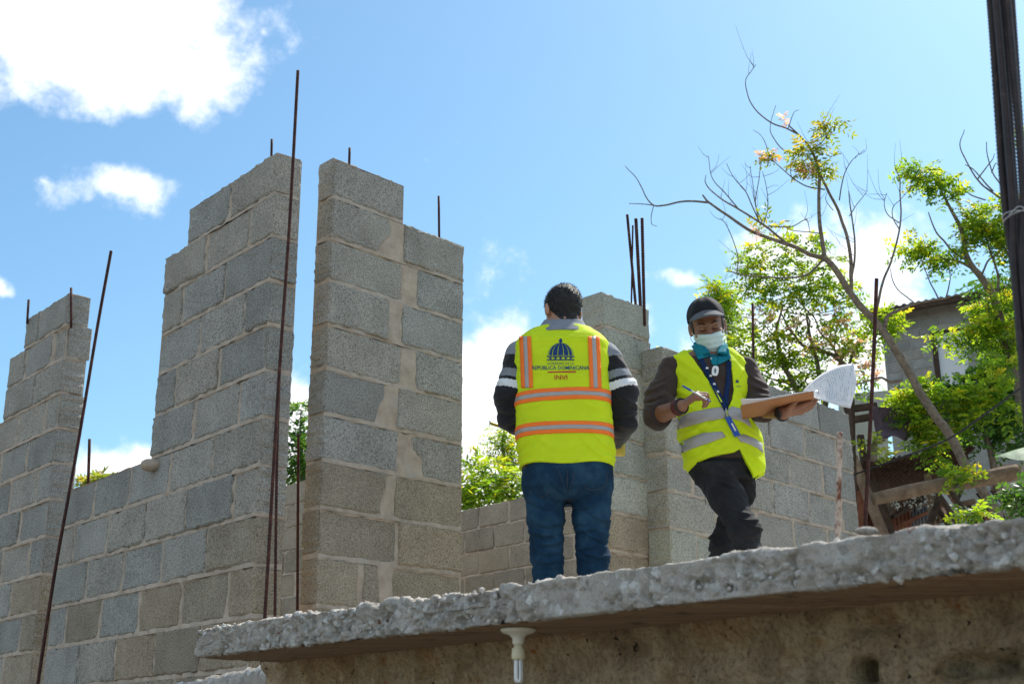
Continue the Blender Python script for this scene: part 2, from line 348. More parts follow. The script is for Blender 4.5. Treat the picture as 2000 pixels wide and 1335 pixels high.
# clothing and skin
MT['vest'] = mat_cloth('fluorescent_yellow_mesh', (.78, .97, .02), .05, rough=.7, bump=.12, trans=.25)
MT['orange'] = mat_cloth('fluorescent_orange_trim', (.98, .20, .03), .04, rough=.7, bump=.1)
MT['reflect'] = mat_flat('silver_reflective_tape', (.40, .38, .36), .42, .15)
MT['knit_black'] = mat_cloth('black_jersey', (.013, .013, .016), .25, sheen=.2)
MT['knit_grey'] = mat_cloth('grey_jersey', (.22, .235, .26), .12)
MT['knit_white'] = mat_cloth('white_jersey', (.70, .70, .71), .06)
MT['jeans'] = mat_rough('dark_blue_denim', [(.3, (.004, .018, .040)), (.5, (.008, .034, .070)), (.75, (.030, .080, .130))], 9, bump=.35, bscale=300, bdist=.002)
MT['jeans_black'] = mat_rough('faded_black_denim', [(.35, (.012, .012, .014)), (.6, (.028, .028, .031)), (.8, (.075, .075, .08))], 6, bump=.35, bscale=300, bdist=.002)
MT['stitch'] = mat_flat('ochre_stitching', (.06, .065, .07), .8)
MT['sweater'] = mat_cloth('brown_black_sweater', (.050, .034, .030), .2, sheen=.12)
MT['teal'] = mat_cloth('teal_polo_collar', (.008, .19, .245), .1)
MT['cap'] = mat_cloth('charcoal_cap_twill', (.014, .0145, .017), .15, sheen=.05)
MT['cap_brim'] = mat_cloth('grey_cap_brim', (.11, .115, .125), .1)
MT['mask'] = mat_cloth('pale_mint_face_mask', (.66, .80, .77), .03, bump=.12, trans=.2)
MT['hair'] = mat_rough('short_black_hair', [(.3, (.006, .005, .005)), (.7, (.022, .019, .018))], 90, bump=.9, bscale=320, bdist=.006, rough=.5, spec=.5)
MT['skin_a'] = mat_rough('warm_tan_skin', [(.3, (.44, .23, .15)), (.7, (.52, .28, .19))], 30, bump=.12, bscale=220, rough=.55, spec=.4)
MT['skin_b'] = mat_rough('deep_brown_skin', [(.3, (.20, .088, .050)), (.7, (.27, .125, .072))], 30, bump=.12, bscale=220, rough=.5, spec=.4)
MT['lash'] = mat_flat('dark_lash', (.012, .008, .007), .6)
MT['navy'] = mat_cloth('navy_lanyard', (.008, .025, .085), .1)
MT['blue'] = mat_flat('bright_blue_plastic', (.015, .085, .42), .35)
MT['white'] = mat_flat('white_plastic', (.78, .78, .78), .4)
MT['maroon'] = mat_flat('maroon_beads', (.10, .016, .014), .5)
MT['black'] = mat_flat('black_rubber', (.012, .012, .012), .5)
MT['paper'] = mat_cloth('white_printer_paper', (.82, .82, .83), .01, bump=.02, trans=.35)
MT['ink'] = mat_flat('grey_print', (.42, .42, .46), .8)
MT['board'] = mat_rough('brown_hardboard', [(.35, (.29, .125, .05)), (.65, (.37, .165, .07))], 5, bump=.1, rough=.55)
MT['steel'] = mat_flat('spring_steel', (.5, .5, .5), .3, .9)
MT['tape'] = mat_flat('yellow_tape_blade', (.72, .56, .10), .4)
MT['logo_blue'] = mat_flat('dark_blue_print', (.006, .040, .16), .8)
MT['logo_grey'] = mat_flat('slate_print', (.10, .14, .13), .8)
MT['logo_red'] = mat_flat('red_print', (.50, .018, .028), .8)
MT['banana'] = mat_rough('banana_leaf_green', [(.3, (.05, .13, .055)), (.7, (.085, .19, .085))], 20, bump=.2, rough=.6)

# ------------------------------------------------------------------ ground
gv = [(-400, -400, 0), (400, -400, 0), (400, 600, 0), (-400, 600, 0)]
solid('ground', gv, [(0, 1, 2, 3)], MT['dirt'], kind='structure')

def build_hillside():
    nx, ny = 60, 60; xs = np.linspace(2.5, 90, nx); ys = np.linspace(10.5, 110, ny)
    X, Y = np.meshgrid(xs, ys, indexing='ij')
    Z = np.clip((Y - 12) * .30, 0, 14) * np.clip((X - 2.5 - (Y - 10.5) * .10) / 2.2, 0, 1) + .25 * fbm(X * .3, Y * .3, 0 * X) - .3
    V = np.stack([X, Y, Z], -1).reshape(-1, 3)
    F = [(i * ny + j, (i + 1) * ny + j, (i + 1) * ny + j + 1, i * ny + j + 1) for i in range(nx - 1) for j in range(ny - 1)]
    solid('hillside', V, F, MT['undergrowth'], smooth=True, kind='structure')
build_hillside()

# ------------------------------------------------------------------ lower house: slab edge, soffit, plaster wall, floor
ZT, ZB, ZF = CAMZ + .40, CAMZ + .305, CAMZ + .27
SL = atz(385, 1226, ZT)[:2]; SR = atz(2000, 1001, ZT)[:2]
SD = (SR - SL) / np.linalg.norm(SR - SL); SN = np.array([-SD[1], SD[0]])       # along the edge to the right, and back into the building
AL = .72; E1 = np.array([math.sin(AL), -math.cos(AL)]); E2 = np.array([math.cos(AL), math.sin(AL)])
A0 = np.array([-1.047, 5.154, 2.574 + CAMZ])
B0 = np.array([-.816, 5.329, 2.632 + CAMZ]); BL = .771; DB = np.array([math.sin(BL), math.cos(BL)])
house = empty('house', (SL[0] + SD[0], SL[1] + SD[1], 0), label='old plastered house whose rough concrete roof slab carries the two workers', cat='house')

def slab_edge():
    L = np.linalg.norm(SR - SL) + .75; W = .85
    ns = int(L / .0042)
    # profile: soffit back -> front, front face, top front -> back   (d = into the building, z, weight, zone)
    prof = [(d, ZB, .12, 0) for d in np.linspace(W, .03, 26)] + [(.012, ZB + .002, .5, 0)]
    prof += [(0, z, 1., 1) for z in np.linspace(ZB + .004, ZT - .006, 27)]
    prof += [(.006, ZT - .002, 1., 2)] + [(d, ZT, .8, 2) for d in np.linspace(.012, .12, 14)] + [(d, ZT, .35, 2) for d in np.linspace(.14, W, 16)]
    pr = np.array([(a, b, c, z) for a, b, c, z in prof]); n = len(pr)
    s = np.linspace(0, L, ns)
    S = np.repeat(s, n); D = np.tile(pr[:, 0], ns); Z = np.tile(pr[:, 1], ns); Wt = np.tile(pr[:, 2], ns); zone = np.tile(pr[:, 3], ns)
    P = np.stack([S, D, Z], 1)
    w1, r1, t1_ = worley(P + [0, 3, 0], .034); w2, r2, t2_ = worley(P + [5, 1, 2], .016)
    patch = np.clip(fbm(S * 3.1, D * 6, Z * 14 + 4, 3) * 2.6 + .72, 0, 1)         # honeycombed where 1, trowelled where 0
    dome = (r1 - .5) * .011 + t1_ * .022 + np.clip(.5 - w1, 0, 1) * .008 + (r2 - .5) * .007 + t2_ * .012 + np.clip(.5 - w2, 0, 1) * .006 - .003
    low = fbm(S * 7, D * 7, Z * 9, 3) * .009 + fbm(S * 38, D * 38, Z * 38, 3) * .0055
    pit = -np.clip(fbm(S * 42, D * 42, Z * 42, 2) - .22, 0, 1) * .040 * (patch + .15)
    h = (dome * patch + low + pit) * Wt
    edge = np.where(zone == 2, np.clip(1 - D / .14, 0, 1), 0) * np.clip(fbm(S * 17, D * 14, 0 * S + 2, 4), -.5, 1) * .015
    top_wave = fbm(S * 2.3, 0 * S, 0 * S + 9, 2) * .005
    lowlip = np.where(zone == 1, np.clip((ZB + .035 - Z) / .035, 0, 1), 0) * np.clip(fbm(S * 14, 0 * S + 3, 0 * S, 3), -1, 1) * .010
    Dn = D - np.where(zone == 1, h + lowlip, 0) - np.where((zone == 2) & (D < .01), h * .5, 0)
    Zn = Z + np.where(zone == 2, h * .8 + edge, 0) - np.where(zone == 0, h, 0) + np.where(Z > ZB + .05, top_wave, 0)
    XY = SL + SD * S[:, None] + SN * Dn[:, None]
    V = np.column_stack([XY, Zn])
    i = np.arange(ns - 1)[:, None] * n; j = np.arange(n - 1)[None]
    a = (i + j).ravel(); F = np.column_stack([a, a + 1, a + n + 1, a + n])
    # left end cap
    me_V = V; Fl = [tuple(q) for q in F.tolist()] + [tuple(range(n))[::-1], tuple(range((ns - 1) * n, ns * n))]
    me = mesh_np('roof_slab', me_V - wloc(house), Fl, True)
    me.materials.append(MT['slab']); me.materials.append(MT['soffit'])
    mi = np.zeros(len(me.polygons), np.int32); jz = (np.arange(len(F)) % (n - 1)); mi[:len(F)] = (jz < 26)
    me.polygons.foreach_set('material_index', mi)
    put('roof_slab', me, [], house, label='rough honeycombed concrete slab edge')
    # pebbles of the aggregate standing out of the edge
    rng = np.random.RandomState(5); geo = []
    ico = bmesh.new(); bmesh.ops.create_icosphere(ico, subdivisions=1, radius=1.0)
    iv = np.array([v.co[:] for v in ico.verts]); jf = [tuple(v.index for v in f.verts) for f in ico.faces]; ico.free()
    for k in range(420):
        ss = rng.rand() * L; zz = ZB + .006 + rng.rand() ** 1.3 * (ZT - ZB - .012)
        if fbm(np.array([ss * 3.1]), np.array([0.]), np.array([zz * 14 + 4]), 3)[0] * 2.4 + .45 < .35 and rng.rand() < .8: continue
        r = .0025 + .0075 * rng.rand() ** 2.2
        q = iv * (r * (.7 + .6 * rng.rand(3))) * (1 + .26 * rng.randn(len(iv), 1))
        a = rng.rand() * 6.28; q = np.column_stack([q[:, 0] * math.cos(a) - q[:, 2] * math.sin(a), q[:, 1], q[:, 0] * math.sin(a) + q[:, 2] * math.cos(a)])
        b = SL + SD * ss + SN * (.003 + r * .45)
        geo.append((np.column_stack([b[0] + q[:, 0] * SD[0] + q[:, 1] * SN[0], b[1] + q[:, 0] * SD[1] + q[:, 1] * SN[1], zz + q[:, 2]]), jf))
    for k in range(150):
        ss = rng.rand() * L; r = .0025 + .006 * rng.rand() ** 2.5; q = iv * (r * (.7 + .6 * rng.rand(3))) * (1 + .15 * rng.randn(len(iv), 1))
        b = SL + SD * ss + SN * (.01 + .10 * rng.rand())
        geo.append((q + [b[0], b[1], ZT + r * .15], jf))
    V, F = join_geo(geo); solid('aggregate_stones', V, F, MT['stone'], house, False, kind='stuff')
slab_edge()

def plaster_wall():
    off = .34
    a = SL + SN * off
    # left corner where the photograph shows it, right end well outside the frame
    n2 = SN; d = ray(524, 1296); t = (a @ n2) / (d[:2] @ n2); P = d[:2] * t; s0 = (P - a) @ SD
    L = 3.4 - s0; step = .011; nx = int(L / step); nz = int(1.9 / .013)
    S, Zg = np.meshgrid(np.linspace(s0, s0 + L, nx), np.linspace(0, ZB + .005, nz), indexing='ij'); S = S.ravel(); Zg = Zg.ravel()
    h = fbm(S * 3, 0 * S, Zg * 3, 4) * .016 + fbm(S * 17, 0 * S + 4, Zg * 17, 4) * .014 + np.abs(fbm(S * 8, 0 * S + 1, Zg * 11, 3)) * .016 + np.clip(fbm(S * 9, 0 * S + 8, Zg * 9, 3) - .12, 0, 1) * .03
    # broken pockets in the render, near the right-hand side
    for (u, v, ru, rv, dep) in [(1690, 1310, 26, 26, .10), (1895, 1300, 60, 22, .07), (1975, 1295, 40, 20, .06), (1460, 1325, 90, 14, .02), (1255, 1262, 24, 20, .018), (1720, 1228, 60, 7, .02), (900, 1290, 40, 14, .015)]:
        dd = ray(u, v); tt = (a @ n2) / (dd[:2] @ n2); q = dd * tt; sq = (q[:2] - a) @ SD; zq = q[2] + CAMZ; k = q[1] / FPX
        e = ((S - sq) / (ru * k * 1.2)) ** 2 + ((Zg - zq) / (rv * k * 1.1)) ** 2 + .35 * fbm(S * 30, 0 * S, Zg * 30, 2)
        h = h - np.clip(1.15 - e, 0, .6) / .6 * dep
    ledge = np.clip((Zg - (ZB - .05)) / .04, 0, 1) * .02 + np.clip(fbm(S * 5, 0 * S, 0 * S + 3), 0, 1) * np.clip((Zg - (ZB - .09)) / .05, 0, 1) * .03
    h = h + ledge
    XY = a + SD * S[:, None] - SN * h[:, None]
    V = np.column_stack([XY, Zg]); i = np.arange(nx - 1)[:, None] * nz; j = np.arange(nz - 1)[None]; q = (i + j).ravel()
    F = np.column_stack([q, q + nz, q + nz + 1, q + 1])
    # return wall going back at the left corner
    Vb = V[:nz] + np.append(SN * .9, 0); k = len(V)
    F = [tuple(x) for x in F.tolist()] + [(jj, jj + 1, k + jj + 1, k + jj) for jj in range(nz - 1)]
    solid('plaster_wall', np.vstack([V, Vb]), F, MT['plaster'], house, True)
    # crumbling render shoulder where the house meets the block wall
    rng = np.random.RandomState(8); g = 26
    c0 = at(470, 1322, 4.75)
    X, Y, Z = [x.ravel() for x in np.meshgrid(np.linspace(0, 1, 60), np.linspace(0, 1, 12), np.linspace(0, 1, 2), indexing='ij')]
    p0 = at(300, 1345, 4.95); p1 = at(528, 1296, 4.62); n = 60; V = []
    for i in range(n):
        f = i / (n - 1); c = p0 + (p1 - p0) * f
        for j in range(14):
            t = j / 13; yy = t * .30; top = .012 * fbm(np.array([i * .35]), np.array([j * .4]), np.array([0.]), 3)[0]
            V.append((c[0] + SN[0] * yy * .6, c[1] + SN[1] * yy * .6, c[2] + top))
        V.append((c[0] + SN[0] * .18, c[1] + SN[1] * .18, 0.)); V.insert(len(V) - 15, (c[0] - .004, c[1] - .012 - .01 * fbm(np.array([i * .5]), np.array([1.]), np.array([0.]), 2)[0], c[2] - .03))
    m = 16; V = np.array(V)
    # first entry of every section is the front lip; drop it to the ground with one more row
    V2 = []; 
    for i in range(n): 
        sec = V[i * m:(i + 1) * m]; V2.append(np.array([[sec[0][0], sec[0][1], 0.]])); V2.append(sec)
    V2 = np.concatenate(V2); m = 17
    F = [(i * m + j, (i + 1) * m + j, (i + 1) * m + j + 1, i * m + j + 1) for i in range(n - 1) for j in range(m - 1)] + [tuple(range(m))[::-1], tuple(range((n - 1) * m, n * m))]
    solid('render_shoulder', V2, F, MT['slab'], house, True)
plaster_wall()

def floor_slab():
    p = [A0[:2] + E2 * .17 + E1 * .10, A0[:2] - E1 * 2.2 + E2 * .17, A0[:2] - E1 * 2.2 + E2 * 8, A0[:2] + E1 * 3.6 + E2 * 8.3, SL + SD * 3.5 + SN * 3.0, SL + SD * 3.5 + SN * .80, SL + SD * .12 + SN * .80]
    n = len(p); V = [(x[0], x[1], ZF) for x in p] + [(x[0], x[1], ZF - .12) for x in p]
    F = [tuple(range(n))[::-1], tuple(range(n, 2 * n))] + [(i, (i + 1) % n, n + (i + 1) % n, n + i) for i in range(n)]
    solid('upper_floor', V, F, MT['floor'], house)
floor_slab()

# ------------------------------------------------------------------ concrete block walls
JH, HH, TH = .017, .205, .15
_bm_cache = {}
def resample(poly, step, rng, jit):
    out = []
    n = len(poly)
    for i in range(n):
        a = np.array(poly[i], float); b = np.array(poly[(i + 1) % n], float); k = max(1, int(np.linalg.norm(b - a) / step))
        for j in range(k):
            out.append(a + (b - a) * j / k + (rng.randn(2) * jit if j else rng.randn(2) * jit * .6))
    return np.array(out)
def block_mesh(poly, t, seed, lod=0):
    key = (tuple(np.round(np.array(poly).ravel(), 3)), seed, lod, t)
    if key in _bm_cache: return _bm_cache[key]
    rng = np.random.RandomState(seed * 13 + 5)
    poly = [tuple(p) for p in poly]
    if lod == 0 and len(poly) == 4:                       # a knocked corner now and then
        for c in range(4):
            if rng.rand() < .30:
                a, b, d = np.array(poly[c], float), None, None
        pts = []
        for c in range(4):
            p = np.array(poly[c], float)
            if rng.rand() < .38:
                q0 = np.array(poly[c - 1], float); q1 = np.array(poly[(c + 1) % 4], float); k = .008 + .022 * rng.rand() ** 2
                pts += [p + (q0 - p) / np.linalg.norm(q0 - p) * k, p + (q1 - p) / np.linalg.norm(q1 - p) * k * (.5 + rng.rand())]
            else: pts.append(p)
        poly = pts
    step, jit, bev = (.020, .0027, .007) if lod == 0 else (.5, .0, .008)
    o = resample(poly, step, rng, jit); n = len(o); c = o.mean(0)
    def inset(q, d):
        dirs = np.roll(q, -1, 0) - np.roll(q, 1, 0); nn = np.column_stack([-dirs[:, 1], dirs[:, 0]]); nn /= np.linalg.norm(nn, axis=1)[:, None] + 1e-9
        return q + nn * d[:, None]
    i0 = inset(o, bev * (.6 + .9 * rng.rand(n))); i1 = inset(o, bev * (.6 + .9 * rng.rand(n)))
    o2 = o + rng.randn(n, 2) * jit * .5
    V = np.vstack([np.column_stack([q[:, 0], np.full(n, y) + (rng.randn(n) * .0008 if lod == 0 else 0), q[:, 1]]) for q, y in ((i0, 0.), (o, bev), (o2, t - bev), (i1, t))])
    F = [tuple(range(n)), tuple(range(4 * n - 1, 3 * n - 1, -1))]
    for r in range(3):
        for k in range(n): F.append((r * n + k, (r + 1) * n + k, (r + 1) * n + (k + 1) % n, r * n + (k + 1) % n))
    me = mesh_np('block', V, F); _bm_cache[key] = me
    return me
def poly_depth(S, Z, poly):     # how far inside a polygon (positive inside)
    P = np.array(poly, float); n = len(P); ins = np.zeros(S.shape, bool); best = np.full(S.shape, 9.)
    for i in range(n):
        a, b = P[i], P[(i + 1) % n]; d = b - a
        t = np.clip(((S - a[0]) * d[0] + (Z - a[1]) * d[1]) / (d @ d), 0, 1)
        best = np.minimum(best, np.hypot(S - a[0] - t * d[0], Z - a[1] - t * d[1]))
        c = (a[1] > Z) != (b[1] > Z)
        with np.errstate(divide='ignore', invalid='ignore'): xi = (b[0] - a[0]) * (Z - a[1]) / (b[1] - a[1] + 1e-12) + a[0]
        ins ^= c & (S < xi)
    return np.where(ins, best, -best)
def wall(name, label, origin, ang, rows, mats, lod=0, cat='wall', t=TH, gstep=.016, seed=0, recess=.002, mortar='mortar', yoff=None):
    """rows[k] (from the top): list of blocks, each (s0, s1) or a polygon [(s, dz), ...] with dz 0..1 up the course; local x runs along the wall, y into it"""
    root = empty(name, (origin[0], origin[1], 0), ang, label, cat); rng = random.Random(seed)
    zt = origin[2]; MV = []; MF = []; nv = 0; Dm = recess
    for k, row in enumerate(rows):
        if not row: continue
        zb = zt - (k + 1) * HH; z1 = zb + HH; lo = min(min(p[0] for p in b) if isinstance(b, list) else b[0] for b in row); hi = max(max(p[0] for p in b) if isinstance(b, list) else b[1] for b in row)
        polys = []
        for b in row:
            if isinstance(b, list): poly = [(p[0], zb + JH + p[1] * (HH - JH)) for p in b]
            else:
                a0 = b[0] + (0 if abs(b[0] - lo) < 1e-6 else JH / 2); a1 = b[1] - (0 if abs(b[1] - hi) < 1e-6 else JH / 2)
                poly = [(a0, zb + JH), (a1, zb + JH), (a1, z1), (a0, z1)]
            cx = (min(p[0] for p in poly) + max(p[0] for p in poly)) / 2
            me = block_mesh([(p[0] - cx, p[1] - zb) for p in poly], t, rng.randrange(5), lod)
            o = bpy.data.objects.new('block', me); COL.objects.link(o); o.parent = root
            m = mats(k, cx) if callable(mats) else mats
            if len(me.materials) == 0: me.materials.append(m)
            o.material_slots[0].link = 'OBJECT'; o.material_slots[0].material = m
            jo = .006 if lod == 0 else .002
            oy = rng.uniform(-jo, jo) + (yoff(k, cx) if yoff else 0)
            o.location = (cx, oy, zb); o.rotation_euler = (rng.uniform(-.02, .02), rng.uniform(-.009, .009), rng.uniform(-.013, .013))
            polys.append(poly)
        # mortar core of the course
        x0, x1, y0, y1 = lo + Dm + .002, hi - Dm - .002, Dm, t - Dm
        exposed = 0 if k and rows[k - 1] else .006
        zA, zB = zb, z1 - exposed
        nx = max(2, int((x1 - x0) / gstep)); ny = max(2, int(t / (gstep * 1.5))); nz = max(2, int(HH / gstep))
        for face in range(4):
            if face < 2: A, B = np.meshgrid(np.linspace(x0, x1, nx), np.linspace(zA, zB, nz), indexing='ij')
            else: A, B = np.meshgrid(np.linspace(y0, y1, ny), np.linspace(zA, zB, nz), indexing='ij')
            na, nb = A.shape
            if face < 2:
                dep = np.max([poly_depth(A, B, p) for p in polys], 0)
                N = fbm(A * 22 + origin[0] * 9, B * 22 + face * 7, A * 0 + k * 1.7, 3) if lod == 0 else 0 * A
                h = -.0012 + N * .0135 - np.clip((dep - .004) * 1.3, 0, .022) - (0 if lod == 0 else .004)
                edge = np.minimum(A - x0, x1 - A); h = np.where(edge < 1e-6, 0, h)
                Yv = y0 - h if face == 0 else y1 + h
                P = np.stack([A, Yv, B], -1)
            else:
                dz = np.minimum(B - (zb + JH), z1 - B); N = fbm(A * 22 + 3 * face, B * 22, A * 0 + k * 2.1, 3) if lod == 0 else 0 * A
                h = .0010 + N * .019 - np.clip((dz - .004) * 1.3, 0, .02); h = np.where(np.minimum(A - y0, y1 - A) < 1e-6, 0, h)
                P = np.stack([x0 - h if face == 2 else x1 + h, A, B], -1)
            idx = nv + np.arange(na * nb).reshape(na, nb); q = np.stack([idx[:-1, :-1], idx[1:, :-1], idx[1:, 1:], idx[:-1, 1:]], -1).reshape(-1, 4)
            if face in (1, 2): q = q[:, ::-1]
            MV.append(P.reshape(-1, 3)); MF.append(q); nv += na * nb
        for zc, fl in ((zA, 1), (zB, 0)):
            MV.append(np.array([(x0, y0, zc), (x1, y0, zc), (x1, y1, zc), (x0, y1, zc)])); q = np.array([[nv, nv + 1, nv + 2, nv + 3]]); MF.append(q[:, ::-1] if fl else q); nv += 4
    put('mortar', mesh_np('mortar', np.concatenate(MV), np.concatenate(MF), True), MT[mortar], root)
    return root
def bond(lo, hi, shift, L=.41):
    """running bond from hi towards lo; shift = length of the block at the hi end"""
    out = []; x = hi; w = shift
    while x - lo > .03:
        n = max(lo, x - w)
        if n - lo < .07: n = lo
        out.append((n, x)); x = n; w = L
    return out
# main wall on the left, window opening above the sill on its far side
def rows_main():
    R = []
    for k in range(21):
        lo = -.82 if k == 0 else (-1.025 if k < 6 else -2.05)
        R.append(bond(lo, 0, .41 if k % 2 == 0 else .205))
    return R
def m_main(k, s):
    if k >= 8 and s > -.45: return MT['block_tan']
    if k >= 9 and s > -1.7 and (k + int(s * 3)) % 2: return MT['block_tan']
    return MT['block']
ANG_A = math.atan2(E1[1], E1[0])
ANG_B = math.atan2(DB[1], DB[0])
wall('block_wall', 'tall grey block wall with window opening, nearest on the left, ending at the column gap', A0, ANG_A, rows_main(), m_main, seed=1, t=.135)
# far-left stub beyond the window
S0 = np.array([-2.541 - .035 * E1[0], 6.922 - .035 * E1[1], 2.3766 + CAMZ + .205])
def rows_stub():
    R = [[(-.66, -.45), (-.45, -.03)]]
    for k in range(1, 21):
        lo = -.88 if k < 3 else (-1.45 if k < 5 else -2.0)
        R.append(bond(lo, 0, .205 if k % 2 else .41))
    return R
wall('block_wall', 'leftmost block wall stub cut by the picture edge, with broken top course', S0, ANG_A, rows_stub(), lambda k, s: MT['block_tan'] if k > 7 and s > -.25 else MT['block'], seed=2,
     yoff=lambda k, s: .015 if k == 1 and s > -.2 else 0, t=.135)
# pillar of the right-hand wall beside the gap; several broken blocks packed with mortar
W = .829
rows_p = [[(0, .43)],
          [[(0, 0), (.262, 0), (.30, .30), (.352, .62), (.345, .93), (.31, 1), (0, 1)], (.43, W)],
          [(0, .438), (.515, W)],
          [(0, .358), (.425, W)],
          [(0, .438), (.518, W)],
          [[(0, 0), (.295, 0), (.312, .45), (.345, .70), (.34, 1), (0, 1)], (.41, W)],
          [(0, .432), [(.585, 0), (W, 0), (W, 1), (.50, 1), (.515, .65), (.575, .45)]],
          [[(0, 0), (.335, 0), (.33, .3), (.36, .7), (.37, 1), (0, 1)], (.41, W)],
          [(0, .437), (.437, W)],
          [(0, .228), [(.25, 0), (.35, 0), (.325, 1), (.25, 1)], (.40, W)],
          [(0, .41), (.41, W)], [(0, .21), (.21, .62), (.62, W)]]
wall('block_pillar', 'tall stepped block pillar with thick tan mortar, standing in the middle of the picture', B0, ANG_B, rows_p, lambda k, s: MT['block_tan'] if k >= 7 else MT['block'], cat='pillar', seed=3, t=.118)
# column behind the two men
C0 = np.array([.789, 6.906, 2.4327 + CAMZ])
wall('block_pillar', 'narrow one-block-wide pillar with four rebars on top, between the two workers', C0, ANG_B, [[(-.42, -.005)]] + [[(-.41, 0)]] * 10,
     lambda k, s: MT['block_tan'] if k >= 6 else MT['block_green'], cat='pillar', seed=4)
R0w = np.array([.833, 6.741, 1.5443 + .615 + CAMZ]); CR = .75; DR = np.array([math.sin(CR), math.cos(CR)])
def rows_r():
    R = []
    for k in range(10):
        sh = .41 if k % 2 == 0 else .205
        R.append(bond(0 if k else 0, 2.09, sh))
    return R
wall('block_wall', 'block wall behind the worker with the clipboard, running back to the shack', R0w, math.atan2(DR[1], DR[0]), rows_r(), lambda k, s: MT['block_green'] if (k > 4 and s < 1.2) else MT['block'], seed=5)
wall('block_wall', 'low far block wall seen between the middle pillar and the worker in jeans', (.124, 10.94, 2.139 + CAMZ), ANG_A, [bond(-2.3, 1.6, .41 if k % 2 else .205) for k in range(10)], MT['block_tan'], seed=6, gstep=.03)
wall('block_wall', 'far block wall glimpsed through the narrow rebar gap left of the pillar', (-1.75, 11.1, 2.3555 + CAMZ), ANG_A, [bond(-1.2, .35, .41 if k % 2 else .205) for k in range(11)], MT['block_tan'], seed=7, gstep=.03)

# ------------------------------------------------------------------ loose stone on the sill, mortar lumps
def stone(name, c, r, sq, label, mat):
    bm = bmesh.new(); bmesh.ops.create_icosphere(bm, subdivisions=3, radius=r)
    V = np.array([v.co[:] for v in bm.verts]); F = [tuple(v.index for v in f.verts) for f in bm.faces]; bm.free()
    V = V * sq * (1 + .16 * fbm(V[:, 0] / r * 1.1 + c[0] * 9, V[:, 1] / r * 1.1, V[:, 2] / r * 1.1, 3))[:, None] + np.asarray(c)
    return solid(name, V, F, mat, None, True, label=label, cat='stone')
_q = at(291, 903, 5.83); stone('stone', _q + np.array([0, .05, .0]), .055, np.array([1, .8, .55]), 'round tan stone lying on the window sill of the left wall', MT['mortar'])
_q = atz(1412, 1096, ZT); 
_q = atz(1702, 1035, ZT); stone('stone', _q + np.array([0, .03, .004]), .014, np.array([1.6, .9, .6]), 'pale flat stone on the slab edge below the tall right-hand rebar', MT['slab'])

# ------------------------------------------------------------------ reinforcing bars
def rebar(P, r, label, mat='rust', ribs=True, group=None, name='rebar', parent=None):
    P = np.asarray(P, float); L = np.linalg.norm(np.diff(P, axis=0), axis=1).sum()
    if ribs:
        n = max(6, int(L / .0045)); path = smooth_path(P, n); R = np.where(np.arange(n) % 2, r * 1.12, r * .94)
    else: path = smooth_path(P, max(4, int(L / .05))); R = np.full(len(path), r)
    if mat == 'crust': R = R * (1.25 + .35 * fbm(path[:, 2] * 30, path[:, 0] * 0, path[:, 0] * 0, 3))
    V, F = tube_geo(path, R, 7)
    if parent is not None: return solid(name, V, F, MT[mat], parent, True)
    return solid(name, V, F, MT[mat], None, True, label=label, cat='rebar', group=group)
zfl = lambda u, Y: at(u, 1100, Y)
rebar([at(582, 138, 5.14), at(566, 430, 5.10), at(545, 740, 5.06), at(517, 1212, 5.0), at(511, 1310, 4.99)], .0072, 'tallest rusty rebar rising past the end of the left block wall')
rebar([at(547, 700, 5.20), at(541, 900, 5.18), at(537, 1210, 5.16), at(536, 1310, 5.16)], .0058, 'short thin rebar close behind the tallest one at the left wall end')
rebar([at(583, 847, 5.75), at(582, 1000, 5.75), at(581, 1205, 5.75), at(581, 1330, 5.75)], .0066, 'rebar standing in the narrow gap between left wall and middle pillar')
rebar([at(217, 490, 6.62), at(190, 640, 6.60), at(150, 880, 6.55), at(110, 1100, 6.45), at(72, 1345, 6.35)], .0085, 'long leaning rebar in front of the left stub wall')
rebar([at(139, 562, 6.93), at(139, 640, 6.93)], .0075, 'short rebar at the broken right end of the left stub top', ribs=False)
rebar([at(56, 585, 7.4), at(53, 632, 7.4)], .0075, 'small rebar stub left of centre on the leftmost wall top', ribs=False)
rebar([at(175, 857, 7.2), at(172, 955, 7.2)], .009, 'dark rebar standing behind the window sill of the left wall', ribs=False)
rebar([at(531, 272, 5.22), at(530, 312, 5.22)], .0058, 'little rebar stub on top of the tall left wall', ribs=False)
rebar([at(683, 289, 5.45), at(682, 325, 5.45)], .0062, 'little rebar stub on the top block of the middle pillar', ribs=False)
rebar([at(857, 383, 5.85), at(858, 480, 5.85)], .0062, 'rebar standing on the lower step of the middle pillar', ribs=False)
for (u0, v0, u1, v1, r, lb) in [(1225, 419, 1242, 600, .008, 'leftmost of the four rebars on the narrow pillar, leaning right'), (1236, 440, 1233, 600, .005, 'thinnest of the four rebars on the narrow pillar'),
                                (1242, 427, 1251, 600, .0098, 'second rebar from the right on the narrow pillar'), (1254, 426, 1258, 600, .0092, 'rightmost of the four rebars on the narrow pillar')]:
    rebar([at(u0, v0, 6.86), at(u1, v1, 6.86), at(u1 + (u1 - u0) * .2, v1 + 36, 6.86)], r, lb, group='rebars on the narrow pillar')
rebar([at(1284, 860, 6.88), at(1286, 1095, 6.86), at(1286, 1140, 6.86)], .011, 'rusty rebar in the slit between the narrow pillar and the wall behind')
rebar([at(1712, 544, 5.4), at(1706, 700, 5.4), at(1697, 880, 5.38), at(1689, 1040, 5.36), at(1686, 1110, 5.36)], .0085, 'tall dark rebar standing in front of the wooden shack')
rebar([at(1470, 592, 8.6), at(1472, 760, 8.6)], .0095, 'thin rebar against the trees behind the worker with the clipboard', ribs=False)
